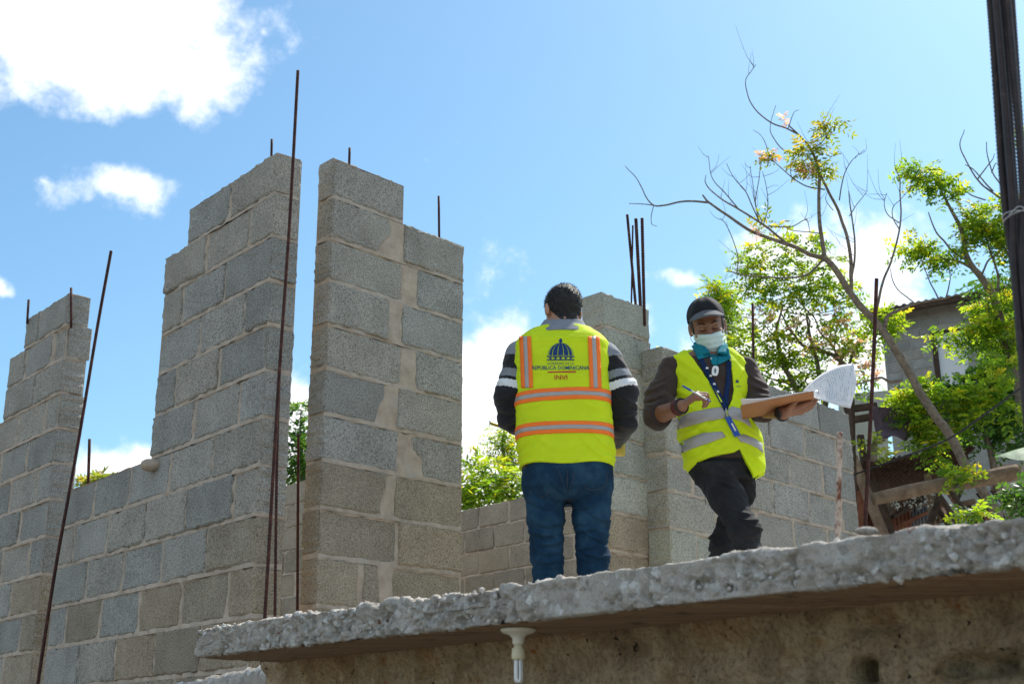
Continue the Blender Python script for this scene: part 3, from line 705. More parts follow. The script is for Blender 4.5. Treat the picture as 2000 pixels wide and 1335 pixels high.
rebar([at(1640, 843, 3.9), at(1638, 960, 3.9), at(1636, 1060, 3.9), at(1636, 1130, 3.9)], .0062, 'short mortar-crusted rebar at the right end of the back wall', mat='crust')
bun = empty('rebar_bundle', atz(2036, 1020, ZT), label='close bundle of long dark rebars tied with wire at the right edge', cat='rebar bundle')
for i, (o, yy, r, sw) in enumerate([(-19, 2.34, .0078, 4), (-8, 2.31, .0072, -3), (4, 2.33, .0080, 2), (15, 2.30, .0072, -6), (23, 2.35, .0070, -2), (-2, 2.37, .0075, 6)]):
    b = atz(2036 + o * .7, 1020, ZT); b[1] = yy - .03; b = np.array([at(2036 + o * .7, 1020, yy)[0], yy, ZT])
    P = [b, at(1994 + o * .75 + sw, 560, yy), at(1979 + o * .8 - sw, 360, yy), at(1953 + o, 0, yy), at(1938 + o * 1.2, -160, yy)]
    n = 380; path = smooth_path(P, n); V, F = tube_geo(path, np.where(np.arange(n) % 2, r * 1.10, r * .92), 8); solid('rebar', V, F, MT['rust_dark'], bun, True)
c = at(1985, 432, 2.32); th = np.linspace(0, 4 * math.pi, 60)
V, F = tube_geo(np.column_stack([c[0] + .028 * np.cos(th), c[1] - .01 + .032 * np.sin(th), c[2] + .004 * np.sin(th * 1.5) + th * .0006]), .0011, 5); solid('tie_wire', V, F, MT['steel'], bun, True)
V, F = tube_geo(smooth_path([c + [-.026, -.03, 0], c + [-.008, -.045, .012], c + [.02, -.04, -.008], c + [.035, -.03, .01]], 20), .0011, 5); solid('tie_wire', V, F, MT['steel'], bun, True)

# ------------------------------------------------------------------ ceiling lamp under the slab
def lathe_geo(c, prof, n=28):
    V = []; F = []; m = len(prof)
    for i in range(n):
        a = 2 * math.pi * i / n
        for r, z in prof: V.append((c[0] + r * math.cos(a), c[1] + r * math.sin(a), c[2] + z))
    for i in range(n):
        for j in range(m - 1):
            k = (i + 1) % n; F.append((i * m + j, k * m + j, k * m + j + 1, i * m + j + 1))
    return np.array(V), F
lc = atz(1012, 1226, ZB); lamp = empty('ceiling_lamp', (lc[0], lc[1], ZB - .13), label='cream lampholder with unlit compact fluorescent bulb under the slab', cat='lamp')
k = lc[1] / FPX * .90
V, F = lathe_geo((lc[0], lc[1], ZB), [(.001, -.001), (38 * k, -.001), (38 * k, -.006), (33 * k, -.011), (20 * k, -.016), (13 * k, -.024), (12 * k, -.036), (11 * k, -.040), (.001, -.040)]); solid('lampholder', V, F, MT['porcelain'], lamp, True)
V, F = lathe_geo((lc[0], lc[1], ZB), [(.001, -.040), (9 * k, -.040), (9 * k, -.046), (13.5 * k, -.050), (14.5 * k, -.074), (12.5 * k, -.077), (.001, -.077)]); solid('bulb_base', V, F, MT['plastic_cream'], lamp, True)
for a in (0.5, 2.6, 4.7):
    dx, dy = math.cos(a), math.sin(a); r0 = 7.2 * k; w = 3.6 * k; px_, py_ = -dy, dx; zt = ZB - .076; zl = ZB - .128
    cx, cy = lc[0] + dx * r0 * .75, lc[1] + dy * r0 * .75
    P = [(cx + px_ * w, cy + py_ * w, zt), (cx + px_ * w, cy + py_ * w, zl + .008), (cx + px_ * w * .6, cy + py_ * w * .6, zl), (cx, cy, zl - .003), (cx - px_ * w * .6, cy - py_ * w * .6, zl), (cx - px_ * w, cy - py_ * w, zl + .008), (cx - px_ * w, cy - py_ * w, zt)]
    V, F = tube_geo(smooth_path(P, 30), 3.0 * k, 10); solid('tube', V, F, MT['tube'], lamp, True)

# ------------------------------------------------------------------ vegetation
def leaf_cloud(clusters, rng, ll=.034, lw=.014, pairs=6, droop=.5, per=1.0, bunch=False):
    """clusters: (centre, radii, fronds). Returns leaflet vertices (N, 6, 3) and one tone per leaflet"""
    out = []; tone = []
    for c, rad, n in clusters:
        n = int(n * per); d = rng.randn(n, 3); d /= np.linalg.norm(d, axis=1)[:, None]
        o = np.asarray(c) + d * (rng.rand(n, 1) ** .45) * np.asarray(rad)
        dirv = d * .8 + rng.randn(n, 3) * .55; dirv[:, 2] = dirv[:, 2] * .5 + .05; dirv /= np.linalg.norm(dirv, axis=1)[:, None]
        up = rng.randn(n, 3) * .45 + [0, 0, 1.]; side = np.cross(dirv, up); side /= np.linalg.norm(side, axis=1)[:, None]; nrm = np.cross(side, dirv)
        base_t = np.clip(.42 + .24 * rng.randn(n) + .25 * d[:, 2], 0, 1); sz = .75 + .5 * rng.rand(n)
        for i in range(pairs):
            f = (i + .6) / pairs; sp = ll * .62
            for sg in (-1, 1, 0) if i == pairs - 1 else (-1, 1):
                k = sz[:, None] * ll * (1 - .35 * abs(f - .45)) * (.8 + .4 * rng.rand(n, 1))
                p = o + dirv * (i * sp * sz[:, None]) - np.array([0, 0, 1.]) * (droop * (i * sp) ** 2 * 4)
                ax = side * sg * .85 + dirv * (.5 if sg else 1.) + rng.randn(n, 3) * .16 - nrm * .25; ax /= np.linalg.norm(ax, axis=1)[:, None]
                wv = np.cross(ax, nrm + rng.randn(n, 3) * .35); wv /= np.linalg.norm(wv, axis=1)[:, None]; w = k * lw / ll
                out.append(np.stack([p, p + ax * k * .3 + wv * w * .42, p + ax * k * .68 + wv * w * .46, p + ax * k, p + ax * k * .68 - wv * w * .46, p + ax * k * .3 - wv * w * .42], 1))
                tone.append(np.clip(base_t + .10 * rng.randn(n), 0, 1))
    return np.concatenate(out), np.concatenate(tone)
def leaves(name, LV, tone, mat, parent, kind='stuff'):
    V = LV.reshape(-1, 3) - wloc(parent); F = np.arange(len(V)).reshape(-1, 6)
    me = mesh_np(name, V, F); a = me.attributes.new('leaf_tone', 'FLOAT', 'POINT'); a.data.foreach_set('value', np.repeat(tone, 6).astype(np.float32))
    return put(name, me, mat, parent, kind=kind)
def branch(pts, Y, r0, r1, n=None, rough=0.0, sides=6):
    P = [at(p[0], p[1], Y + (p[2] if len(p) > 2 else 0)) for p in pts]
    n = n or max(6, len(pts) * 5); path = smooth_path(P, n)
    if rough: path = path + rough * np.stack([fbm(path[:, 2] * 6, path[:, 0] * 6 + i * 5, path[:, 1] * 0, 2) for i in range(3)], 1)
    return tube_geo(path, np.linspace(r0, r1, n), sides)
def twigs(rng, pts, Y, count, L, r):
    """fine side twigs along a branch given by picture points"""
    P = smooth_path([at(p[0], p[1], Y) for p in pts], 40); out = []
    for i in range(count):
        b = P[rng.randint(5, 40)]; d = rng.randn(3) * [1, .6, 1]; d[2] = abs(d[2]) * .8 + .3; d /= np.linalg.norm(d); l = L * (.4 + .8 * rng.rand())
        k = rng.randn(3) * .3; q = [b, b + d * l * .5 + k * l * .2, b + (d + k + [0, 0, .3]) * l]
        out.append(tube_geo(smooth_path(q, 8), np.linspace(r, r * .35, 8), 5))
    return out

rngT = np.random.RandomState(21)
# 1. leaning, mostly bare tree
YT = 8.6
t1 = empty('tree', at(1945, 1012, YT), label='bare leaning tree with long curved branches crossing the sky', cat='tree')
V, F = branch([(1962, 1040), (1920, 955), (1880, 892), (1835, 825), (1795, 762), (1760, 700), (1722, 645), (1690, 607), (1655, 563), (1628, 522), (1610, 504)], YT, .037, .021, 70, .015, 9); solid('trunk', V, F, MT['bark'], t1, True)
main = [([(1610, 504), (1580, 495), (1544, 478), (1480, 458), (1424, 424), (1386, 396), (1372, 380)], .022, .007), ([(1386, 396), (1340, 390), (1300, 400), (1278, 401), (1262, 385), (1245, 350), (1222, 323)], .010, .003),
        ([(1278, 401), (1255, 399), (1230, 397)], .005, .003), ([(1278, 401), (1273, 420), (1274, 436), (1284, 441)], .004, .0025),
        ([(1612, 506), (1603, 456), (1600, 400), (1599, 340), (1584, 292), (1566, 268), (1540, 244)], .020, .006), ([(1560, 262), (1540, 252), (1508, 240), (1476, 216), (1460, 188), (1457, 156), (1468, 138), (1477, 127)], .008, .0025),
        ([(1662, 570), (1661, 520), (1652, 460), (1632, 396), (1608, 356), (1598, 335)], .018, .009), ([(1662, 556), (1667, 500), (1666, 450), (1660, 400), (1658, 371)], .011, .004),
        ([(1706, 625), (1722, 560), (1740, 512), (1756, 448), (1759, 372), (1748, 328)], .013, .004), ([(1756, 450), (1742, 425), (1744, 405), (1765, 385), (1784, 362)], .005, .0025), ([(1755, 436), (1733, 420), (1727, 398), (1732, 376)], .005, .0025),
        ([(1545, 478), (1532, 470), (1480, 432), (1440, 408), (1408, 388), (1378, 358), (1378, 340)], .013, .003), ([(1440, 407), (1412, 372), (1390, 345), (1382, 304)], .006, .0025), ([(1480, 431), (1458, 378), (1436, 350), (1418, 318)], .006, .0025),
        ([(1486, 432), (1476, 400), (1484, 345), (1488, 300)], .006, .0025), ([(1490, 434), (1500, 400), (1498, 365), (1490, 335)], .005, .0025), ([(1478, 428), (1474, 385), (1466, 325)], .005, .0025),
        ([(1608, 510), (1590, 525), (1560, 540), (1500, 541), (1450, 537), (1420, 529)], .012, .004), ([(1500, 441), (1545, 442), (1575, 428), (1582, 452)], .006, .003), ([(1440, 532), (1440, 500), (1432, 470), (1418, 440), (1406, 428)], .005, .003),
        ([(1584, 292), (1604, 280), (1614, 268), (1624, 252)], .006, .003), ([(1614, 268), (1614, 250), (1607, 238)], .004, .002), ([(1640, 390), (1648, 345), (1665, 315), (1690, 293)], .006, .0025), ([(1658, 420), (1675, 395), (1694, 370)], .005, .0025),
        ([(1612, 370), (1580, 365), (1552, 348), (1520, 322), (1510, 312)], .007, .003), ([(1556, 300), (1530, 292), (1508, 265), (1505, 245), (1516, 205)], .006, .0025), ([(1548, 350), (1545, 325), (1560, 305)], .004, .002), ([(1500, 325), (1500, 300), (1490, 270), (1470, 254)], .005, .002),
        ([(1540, 250), (1550, 222), (1560, 216)], .004, .002), ([(1600, 455), (1570, 452), (1545, 448), (1530, 440)], .005, .003), ([(1628, 410), (1615, 390), (1618, 372)], .004, .002),
        ([(1727, 640), (1731, 620), (1754, 607), (1787, 593), (1819, 586), (1850, 580)], .020, .008), ([(1832, 583), (1815, 545), (1797, 505)], .007, .003), ([(1846, 580), (1855, 548), (1855, 515)], .007, .003), ([(1787, 593), (1757, 570), (1744, 545), (1740, 524)], .006, .003), ([(1848, 580), (1880, 572), (1905, 560)], .006, .003),
        ([(1762, 742), (1740, 745), (1722, 738), (1700, 742), (1670, 750)], .014, .006)]
for pts, a, b in main:
    V, F = branch(pts, YT, a * .82, b * .85, None, .012); solid('branch', V, F, MT['bark' if a > .012 else 'bark_dark'], t1, True)
geo = []
for pts, a, b in main[4:24]: geo += twigs(rngT, pts, YT, 4, .18, .0022)
V, F = join_geo(geo); solid('twigs', V, F, MT['bark_dark'], t1, True, kind='stuff')
k = YT / FPX
LV, tn = leaf_cloud([(at(1622, 246, YT), (15 * k, .08, 11 * k), 26), (at(1582, 300, YT), (32 * k, .12, 14 * k), 45), (at(1590, 335, YT), (30 * k, .12, 20 * k), 40), (at(1515, 310, YT), (12 * k, .05, 8 * k), 8), (at(1498, 440, YT), (14 * k, .05, 8 * k), 8)], rngT, .045, .016, 5)
leaves('leaves', LV, tn, MT['leaf_dry'], t1)
LV, tn = leaf_cloud([(at(1500, 302, YT), (12 * k, .05, 9 * k), 16), (at(1578, 332, YT), (12 * k, .05, 14 * k), 16), (at(1536, 232, YT), (10 * k, .05, 12 * k), 7), (at(1480, 452, YT), (8 * k, .05, 10 * k), 8)], rngT, .03, .014, 3)
leaves('blossom', LV, tn, MT['petal'], t1)

# 2. leafy tree behind the clipboard
YB = 11.0; k = YB / FPX
t2 = empty('tree', at(1575, 900, YB), label='leafy flowering tree behind the worker with the clipboard', cat='tree')
for pts, a, b in [([(1580, 900), (1572, 800), (1556, 760), (1535, 722), (1520, 690), (1516, 640), (1530, 590)], .06, .012), ([(1590, 880), (1612, 790), (1604, 740), (1592, 690), (1580, 640), (1575, 610)], .05, .012), ([(1660, 860), (1655, 730), (1640, 706), (1600, 684), (1572, 674), (1540, 640), (1525, 610)], .045, .010),
                  ([(1655, 720), (1668, 690), (1690, 660), (1712, 640)], .025, .008), ([(1640, 706), (1620, 670), (1600, 650), (1585, 615), (1555, 580)], .02, .007), ([(1556, 755), (1530, 745), (1495, 738)], .022, .008), ([(1556, 760), (1572, 745), (1585, 725)], .018, .008), ([(1535, 722), (1500, 700), (1520, 695), (1560, 706)], .012, .006),
                  ([(1578, 660), (1582, 630), (1570, 600), (1560, 570)], .012, .005), ([(1640, 706), (1650, 680), (1640, 655)], .012, .005), ([(1628, 706), (1632, 640), (1636, 560)], .009, .004), ([(1516, 660), (1490, 630), (1460, 620), (1440, 628)], .010, .005), ([(1530, 600), (1560, 612), (1600, 614), (1660, 600)], .010, .005)]:
    V, F = branch(pts, YB, a * .62, b * .7, None, .03); solid('branch', V, F, MT['bark'], t2, True)
def cl(u, v, ru, rv, n, Y, kk, dy=0.): return (at(u, v, Y + dy), (ru * kk, max(ru, rv) * kk * .8, rv * kk), n)
C2 = [cl(1470, 495, 32, 22, 60, YB, k), cl(1525, 492, 40, 30, 80, YB, k), cl(1580, 475, 32, 22, 60, YB, k), cl(1600, 520, 45, 28, 80, YB, k), cl(1490, 545, 55, 30, 110, YB, k), cl(1560, 555, 50, 34, 120, YB, k), cl(1620, 570, 45, 36, 120, YB, k), cl(1650, 600, 26, 24, 50, YB, k), cl(1500, 580, 40, 24, 60, YB, k),
      cl(1460, 525, 24, 18, 36, YB, k), cl(1540, 610, 60, 26, 70, YB, k), cl(1470, 680, 50, 34, 110, YB, k), cl(1510, 720, 40, 34, 110, YB, k), cl(1440, 700, 30, 40, 70, YB, k), cl(1580, 735, 40, 28, 90, YB, k), cl(1500, 660, 40, 20, 60, YB, k), cl(1560, 690, 50, 28, 70, YB, k), cl(1620, 680, 46, 30, 60, YB, k), cl(1660, 655, 36, 28, 60, YB, k),
      cl(1720, 620, 30, 28, 90, YB - .8, k), cl(1735, 650, 22, 18, 40, YB - .8, k), cl(1690, 690, 30, 26, 40, YB, k), cl(1600, 640, 50, 26, 40, YB, k), cl(1445, 645, 22, 22, 26, YB, k), cl(1680, 730, 30, 20, 24, YB, k), cl(1560, 765, 50, 20, 60, YB, k), cl(1640, 760, 40, 24, 40, YB, k)]
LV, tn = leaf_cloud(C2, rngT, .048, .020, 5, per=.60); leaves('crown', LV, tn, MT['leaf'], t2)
LV, tn = leaf_cloud([cl(u, v, ru, rv, n, YB - .1, k) for u, v, ru, rv, n in [(1530, 640, 60, 26, 22), (1660, 680, 46, 40, 36), (1600, 665, 40, 24, 20), (1490, 610, 40, 18, 12), (1690, 730, 30, 30, 24), (1640, 620, 30, 20, 12)]], rngT, .04, .018, 3); leaves('blossom', LV, tn, MT['petal'], t2)

# 3. tree at the right edge
YR = 9.4; k = YR / FPX
t3 = empty('tree', at(1990, 800, YR), label='pale-stemmed leafy tree beside the rebar bundle at the right edge', cat='tree')
R3 = [([(1995, 820), (1992, 760), (1975, 705), (1966, 668), (1945, 590), (1925, 552), (1900, 520), (1888, 496), (1880, 455), (1866, 425), (1850, 395), (1835, 365)], .045, .008), ([(1900, 522), (1880, 512), (1860, 506), (1840, 505), (1820, 490)], .014, .005), ([(1893, 510), (1870, 495), (1845, 475), (1828, 455), (1820, 430), (1815, 415)], .010, .004),
      ([(1968, 680), (1990, 640), (1992, 560), (1982, 500), (1970, 450), (1960, 420)], .030, .007), ([(1945, 590), (1950, 540), (1930, 480), (1920, 440)], .012, .005), ([(1916, 545), (1930, 512), (1950, 497), (1960, 470)], .009, .004), ([(1985, 520), (1960, 480), (1930, 445), (1890, 425), (1876, 420)], .010, .004),
      ([(1992, 420), (1960, 395), (1930, 370), (1905, 345), (1885, 310), (1876, 280), (1885, 252)], .010, .003), ([(1940, 375), (1920, 350), (1900, 330), (1885, 322)], .007, .003), ([(1985, 400), (1960, 370), (1940, 340), (1928, 305), (1926, 276)], .008, .003), ([(1910, 350), (1925, 325), (1938, 310), (1942, 300)], .006, .0025), ([(1936, 336), (1944, 318), (1952, 322)], .005, .0025), ([(1925, 392), (1895, 380), (1872, 356), (1870, 342)], .006, .003), ([(1950, 380), (1975, 375), (1985, 365)], .006, .003),
      ([(1968, 690), (1940, 640), (1930, 600)], .014, .006), ([(1985, 740), (1995, 700), (2010, 660)], .02, .01), ([(1890, 470), (1898, 440), (1905, 420)], .006, .003)]
for pts, a, b in R3:
    V, F = branch(pts, YR, a, b, None, .015); solid('branch', V, F, MT['bark' if a > .009 else 'bark_dark'], t3, True)
LV, tn = leaf_cloud([cl(u, v, ru, rv, n, YR, k) for u, v, ru, rv, n in [(1795, 335, 26, 14, 50), (1825, 355, 30, 18, 60), (1855, 380, 14, 16, 26), (1785, 485, 24, 12, 40), (1820, 498, 28, 14, 44), (1840, 515, 14, 10, 16), (1930, 430, 44, 30, 110), (1965, 470, 28, 36, 70), (1900, 455, 26, 18, 46), (1885, 412, 12, 8, 12), (1990, 600, 24, 30, 60), (1895, 475, 14, 14, 16), (1940, 470, 26, 22, 40), (1915, 640, 34, 16, 60), (1850, 658, 34, 8, 30), (1940, 660, 40, 30, 90), (1990, 690, 30, 30, 70), (1930, 600, 30, 16, 40), (2010, 250, 14, 40, 20), (1975, 400, 16, 14, 20)]], rngT, .042, .017, 6)
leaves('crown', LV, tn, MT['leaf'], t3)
LV, tn = leaf_cloud([cl(u, v, ru, rv, n, YR + 1.2, k * 1.1) for u, v, ru, rv, n in [(1955, 560, 40, 24, 70), (1975, 590, 36, 26, 60), (1950, 650, 36, 26, 70), (1980, 640, 40, 40, 90)]], rngT, .06, .018, 8); leaves('rear_foliage', LV, tn, MT['leaf_dark'], t3)

# 4. shrubs over the shack
YS = 9.9; k = YS / FPX
def shrub(label, stem, cls, mat, Y, ll=.045, per=1., pairs=5, lw=.45, mats=None):
    s = empty('shrub', at(stem[0][0], stem[0][1], Y), label=label, cat='shrub')
    V, F = branch(stem, Y, .03, .008, None, .02); solid('stem', V, F, MT['bark'], s, True)
    LV, tn = leaf_cloud([cl(u, v, ru, rv, n, Y, Y / FPX) for u, v, ru, rv, n in cls], rngT, ll, ll * lw, pairs, per=per); leaves('foliage', LV, tn, MT[mat], s)
    return s
shrub('broad bright green shrub hanging over the shack roof', [(1950, 960), (1930, 860), (1890, 780), (1840, 740)], [(1850, 772, 40, 18, 70), (1915, 752, 44, 24, 100), (1960, 740, 50, 44, 110), (1800, 775, 40, 30, 80), (1865, 790, 60, 44, 110), (1940, 810, 60, 50, 120), (1985, 850, 40, 40, 60), (1895, 850, 50, 34, 70), (1770, 800, 26, 22, 44), (1980, 780, 40, 50, 70)], 'leaf_dark', YS, .05, 1.05)
shrub('sunlit yellow-green shrub spray in front of the leaning trunk', [(1900, 930), (1860, 860), (1820, 800), (1790, 760)], [(1800, 757, 22, 10, 26), (1770, 780, 28, 24, 50), (1785, 815, 26, 20, 44), (1810, 850, 26, 22, 44), (1855, 782, 34, 20, 50), (1930, 765, 44, 24, 60), (1835, 880, 18, 24, 36), (1880, 820, 40, 26, 50), (1950, 715, 40, 20, 44), (1975, 800, 28, 30, 30), (1900, 800, 30, 24, 36)], 'leaf', YS - .9, .045, 1.0)
shrub('small pink-flowered sprig beside the dark tarp', [(1700, 900), (1706, 870), (1712, 850)], [(1712, 862, 12, 10, 10), (1735, 885, 10, 10, 8)], 'leaf_dry', 8.4, .04)
shrub('low bright sprig above the slab edge below the log', [(1895, 1012), (1897, 1004), (1900, 998)], [(1900, 1000, 20, 8, 26)], 'leaf', 7.2, .04)
shrub('little leafy sprig sprouting above the log', [(1870, 950), (1872, 940)], [(1862, 930, 24, 8, 26), (1885, 925, 14, 8, 12)], 'leaf', 8.1, .04)
shrub('green shrub at the far right end of the slab', [(2005, 1000), (1990, 985), (1985, 970)], [(1988, 968, 18, 22, 36), (2005, 985, 20, 20, 30)], 'leaf_dark', 7.6, .045)
# plants behind the far walls
shrub('bright feathery bush behind the far wall, next to the pillar', [(925, 1010), (925, 960), (922, 920)], [(920, 940, 26, 30, 90), (908, 970, 20, 20, 60), (938, 908, 14, 12, 26), (952, 980, 18, 12, 24), (915, 905, 12, 10, 16)], 'leaf', 12.6, .085, .55, 9, .30)
shrub('open-leaved bush with yellow-green sprays left of the worker in jeans', [(985, 1010), (990, 960), (985, 930)], [(975, 925, 22, 16, 30), (1000, 935, 20, 22, 50), (1005, 965, 22, 20, 60), (985, 965, 20, 12, 24)], 'leaf', 12.4, .085, .55, 8, .36)
shrub('tall thin pale feathery plant rising behind the far wall', [(982, 1000), (984, 920), (983, 850), (984, 838)], [(984, 848, 5, 12, 26), (984, 872, 9, 14, 44), (986, 898, 11, 12, 36), (1000, 905, 8, 20, 24)], 'leaf', 13.5, .06, 1., 7, .26)
shrub('green fronds filling the gap between left wall and pillar', [(590, 990), (588, 880), (590, 800)], [(590, 795, 22, 12, 22), (580, 840, 24, 14, 30), (590, 880, 26, 20, 60), (585, 915, 26, 20, 70)], 'leaf_dark', 12.8, .075, 1., 7, .34)
shrub('rusty green treetop peeping over the window sill', [(190, 975), (188, 950), (190, 938)], [(192, 936, 24, 8, 44), (215, 932, 10, 6, 12), (178, 943, 14, 8, 20)], 'leaf_dry', 14.5, .07, 1., 5)
shrub('pointed pale green palm-like plant behind the capped worker', [(1425, 720), (1420, 640), (1402, 570)], [(1402, 566, 12, 14, 60), (1408, 592, 15, 18, 80), (1414, 620, 12, 16, 50), (1422, 645, 9, 14, 26)], 'leaf', 13.0, .06, 1., 7, .28)
shrub('sprig of leaves peeping over the wall by the narrow pillar', [(1292, 715), (1294, 700)], [(1294, 694, 12, 6, 12)], 'leaf', 9.6, .04)
# banana leaf at the right edge
def banana():
    b = empty('banana_plant', at(2020, 960, 8.0), label='banana plant with one broad drooping leaf at the right edge', cat='plant')
    V, F = branch([(2040, 960), (2030, 900), (2005, 872)], 8.0, .03, .015); solid('stem', V, F, MT['bark'], b, True)
    n = 24; V = []; F = []
    for i in range(n):
        f = i / (n - 1); c = at(2040 - 98 * f, 866 + 12 * f + 14 * f * f, 8.0 - .05 * f); w = .10 * math.sin(math.pi * min(1, .12 + .88 * f) ** 1.0) * (1 - f ** 6) + .002
        for j in (-1, -.5, 0, .5, 1): V.append(c + np.array([0, j * w * 1.2, -abs(j) * w * .5 + j * w * .55 + .0015 * math.sin(i * 1.1) * abs(j)]))
    for i in range(n - 1):
        for j in range(4): a = i * 5 + j; F.append((a, a + 1, a + 6, a + 5))
    o = solid('leaf', np.array(V), F, MT['banana'], b, True)
banana()

# ------------------------------------------------------------------ block house on the slope, far right
YH = 24.0
hr = empty('house', (at(1730, 780, YH)[0], YH, 0), label='grey unplastered block house with corrugated roof on the slope at right', cat='house')
def far_house():
    O = at(1727, 700, YH); th = ANG_A * .62; ex = np.array([math.cos(th), math.sin(th), 0]); ey = np.array([-math.sin(th), math.cos(th), 0])
    ztop = at(1735, 648, YH)[2]; Ww = 3.6; nrow = 11; rng = random.Random(4); bw, bh = .40, .19
    def onwall(u, v):
        d = ray(u, v); n = ey[:2]; t = (O[:2] @ n) / (d[:2] @ n); q = d * t; return (q[:2] - O[:2]) @ ex[:2], q[2] + CAMZ
    ws0, wz1 = onwall(1817, 650); ws1, wz0 = onwall(1896, 745); wz1 = onwall(1817, 648)[1]
    me_c = {}
    for k in range(nrow):
        z1 = ztop + .35 - k * .205; zc = z1 - .1; inw = wz0 - .05 < zc < wz1 + .05; sh_ = .41 if k % 2 else .205
        for b in (bond(0, ws0, sh_) + bond(ws1, Ww, .41 + .205 - sh_) if inw else bond(0, Ww, sh_)):
            cx = (b[0] + b[1]) / 2; w = b[1] - b[0] - .018; key = round(w, 2)
            if key not in me_c:
                me_c[key] = block_mesh([(-w / 2, -.093), (w / 2, -.093), (w / 2, .093), (-w / 2, .093)], .14, 0, 1)
            me = me_c[key]; p = O + ex * cx; p[2] = zc
            if len(me.materials) == 0: me.materials.append(MT['block_far'])
            o = bpy.data.objects.new('block', me); COL.objects.link(o); o.parent = hr; o.rotation_euler = (0, 0, th); o.location = Vector(p) - Vector(wloc(hr)) + Vector((0, rng.uniform(-.006, .006), 0))
    # wall core in four pieces round the opening
    core = []
    zb = ztop + .35 - nrow * .205
    def piece(s0, s1, z0, z1, y0=.012, y1=.135): 
        c = O + ex * (s0 + s1) / 2 + ey * (y0 + y1) / 2; c[2] = (z0 + z1) / 2; return box_geo(c, ((s1 - s0) / 2, (y1 - y0) / 2, (z1 - z0) / 2), (ex, ey, np.array([0, 0, 1.])))
    zt = ztop + .345
    core = [piece(0, ws0, zb, zt), piece(ws1, Ww, zb, zt), piece(ws0, ws1, wz1, zt), piece(ws0, ws1, zb, wz0)]
    V, F = join_geo(core); solid('wall_core', V, F, MT['mortar_far'], hr)
    V, F = piece(.002, .14, 0, zt - .01, .14, 3.2); solid('side_wall', V, F, MT['block_far'], hr)
    V, F = piece(.0, Ww, 0, zb, .0, .135); solid('foundation', V, F, MT['block_far'], hr)
    V, F = piece(ws0 + .10, ws1, wz0, wz1 - .04, .05, .09); solid('window_panel', V, F, MT['panel_white'], hr, label='white painted window panel')
    V, F = join_geo([piece(ws0 + .003, ws0 + .09, wz0, wz1, .0, .10), piece(ws0 + .003, ws1, wz1 - .055, wz1 - .003, .0, .10)]); solid('window_frame', V, F, MT['wood_dark'], hr)
    # corrugated roof falling away to the left end
    n = 150; V = []; F = []
    for i in range(n):
        s = -.30 + (Ww + .6) * i / (n - 1); z = zt - .06 + .02 * math.sin(i * 2 * math.pi / 5) + .05 * (s / Ww)
        for d in (-.45, 3.4):
            p = O + ex * s + ey * d; V.append((p[0], p[1], z + .05 + (d + .45) * .07)); 
    for i in range(n - 1): a = i * 2; F.append((a, a + 2, a + 3, a + 1))
    V = np.array(V); V2 = np.vstack([V, V - [0, 0, .012]]); m = len(V); F = F + [tuple(x + m for x in f[::-1]) for f in F] + [(i * 2, i * 2 + m, i * 2 + 2 + m, i * 2 + 2) for i in range(n - 1)]
    solid('roof', V2, F, MT['zinc'], hr, True)
    p0 = O - ex * .3 - ey * .40; p1 = O + ex * (Ww + .3) - ey * .40; p0[2] = zt - .085; p1[2] = zt - .04
    V, F = beam_geo(p0, p1, .05, .12); solid('fascia_board', V, F, MT['wood_dark'], hr)
far_house()

# ------------------------------------------------------------------ wooden shack below it
sh = empty('shack', (at(1760, 1000, 11)[0], 11, 0), label='ramshackle open wooden shack with corrugated roof below the block house', cat='shack')
def corr(name, c00, c10, c11, c01, waves, amp, mat, parent, th=.006, n_per=6):
    """corrugated sheet between four corners; the waves run across the 00-10 edge"""
    n = waves * n_per + 1; c00, c10, c11, c01 = [np.asarray(x, float) for x in (c00, c10, c11, c01)]
    nn = np.cross(c10 - c00, c01 - c00); nn /= np.linalg.norm(nn); V = []
    for i in range(n):
        f = i / (n - 1); h = nn * amp * math.sin(2 * math.pi * i / n_per)
        V += [c00 + (c10 - c00) * f + h, c01 + (c11 - c01) * f + h]
    V = np.array(V); m = len(V); F = [(2 * i, 2 * i + 2, 2 * i + 3, 2 * i + 1) for i in range(n - 1)]
    F = F + [tuple(x + m for x in f[::-1]) for f in F] + [(2 * i, 2 * i + m, 2 * i + 2 + m, 2 * i + 2) for i in range(n - 1)] + [(2 * i + 3, 2 * i + 3 + m, 2 * i + 1 + m, 2 * i + 1) for i in range(n - 1)]
    return solid(name, np.vstack([V, V + nn * th]), F, MT[mat], parent, True)
def bm_(name, a, b, w, h, mat, parent=None, **t):
    V, F = beam_geo(a, b, w, h)
    return solid(name, V, F, MT[mat], parent if parent is not None else (sh if not t else None), **t)
corr('roof', at(1676, 905, 9.5), at(1905, 872, 9.3), at(1905, 872, 9.3) + [.4, 3.6, .10], at(1676, 905, 9.5) + [.2, 3.6, .10], 20, .016, 'zinc_shaded', sh)  # dark sheet carries the underside shade in its colour
for v0, v1, dy in [(920, 890, .25), (945, 907, .9), (966, 926, 1.6)]:
    bm_('rafter', at(1680, v0, 10.1 + dy * .6), at(1890, v1, 9.9 + dy * .6), .05, .06, 'wood_dark')  # darker wood stands in for the shade under the roof
for u, v0, v1 in [(1760, 915, 975), (1690, 918, 985), (1830, 900, 960)]:
    bm_('cross_piece', at(u, v0, 10.6), at(u + 6, v1, 11.6), .05, .05, 'wood_dark')
for i in range(16):
    u = 1672 + i * 21; Y = 12.2 + .05 * math.sin(i * 3)
    bm_('plank', at(u, 880, Y) * [1, 1, 0] + [0, 0, .2], at(u, 880, Y), .10, .02, 'wood_dark')  # dark planks, the gloom of the interior put into their colour
bm_('post', at(1664, 890, 9.5), at(1732, 1060, 9.3), .075, .045, 'wood')
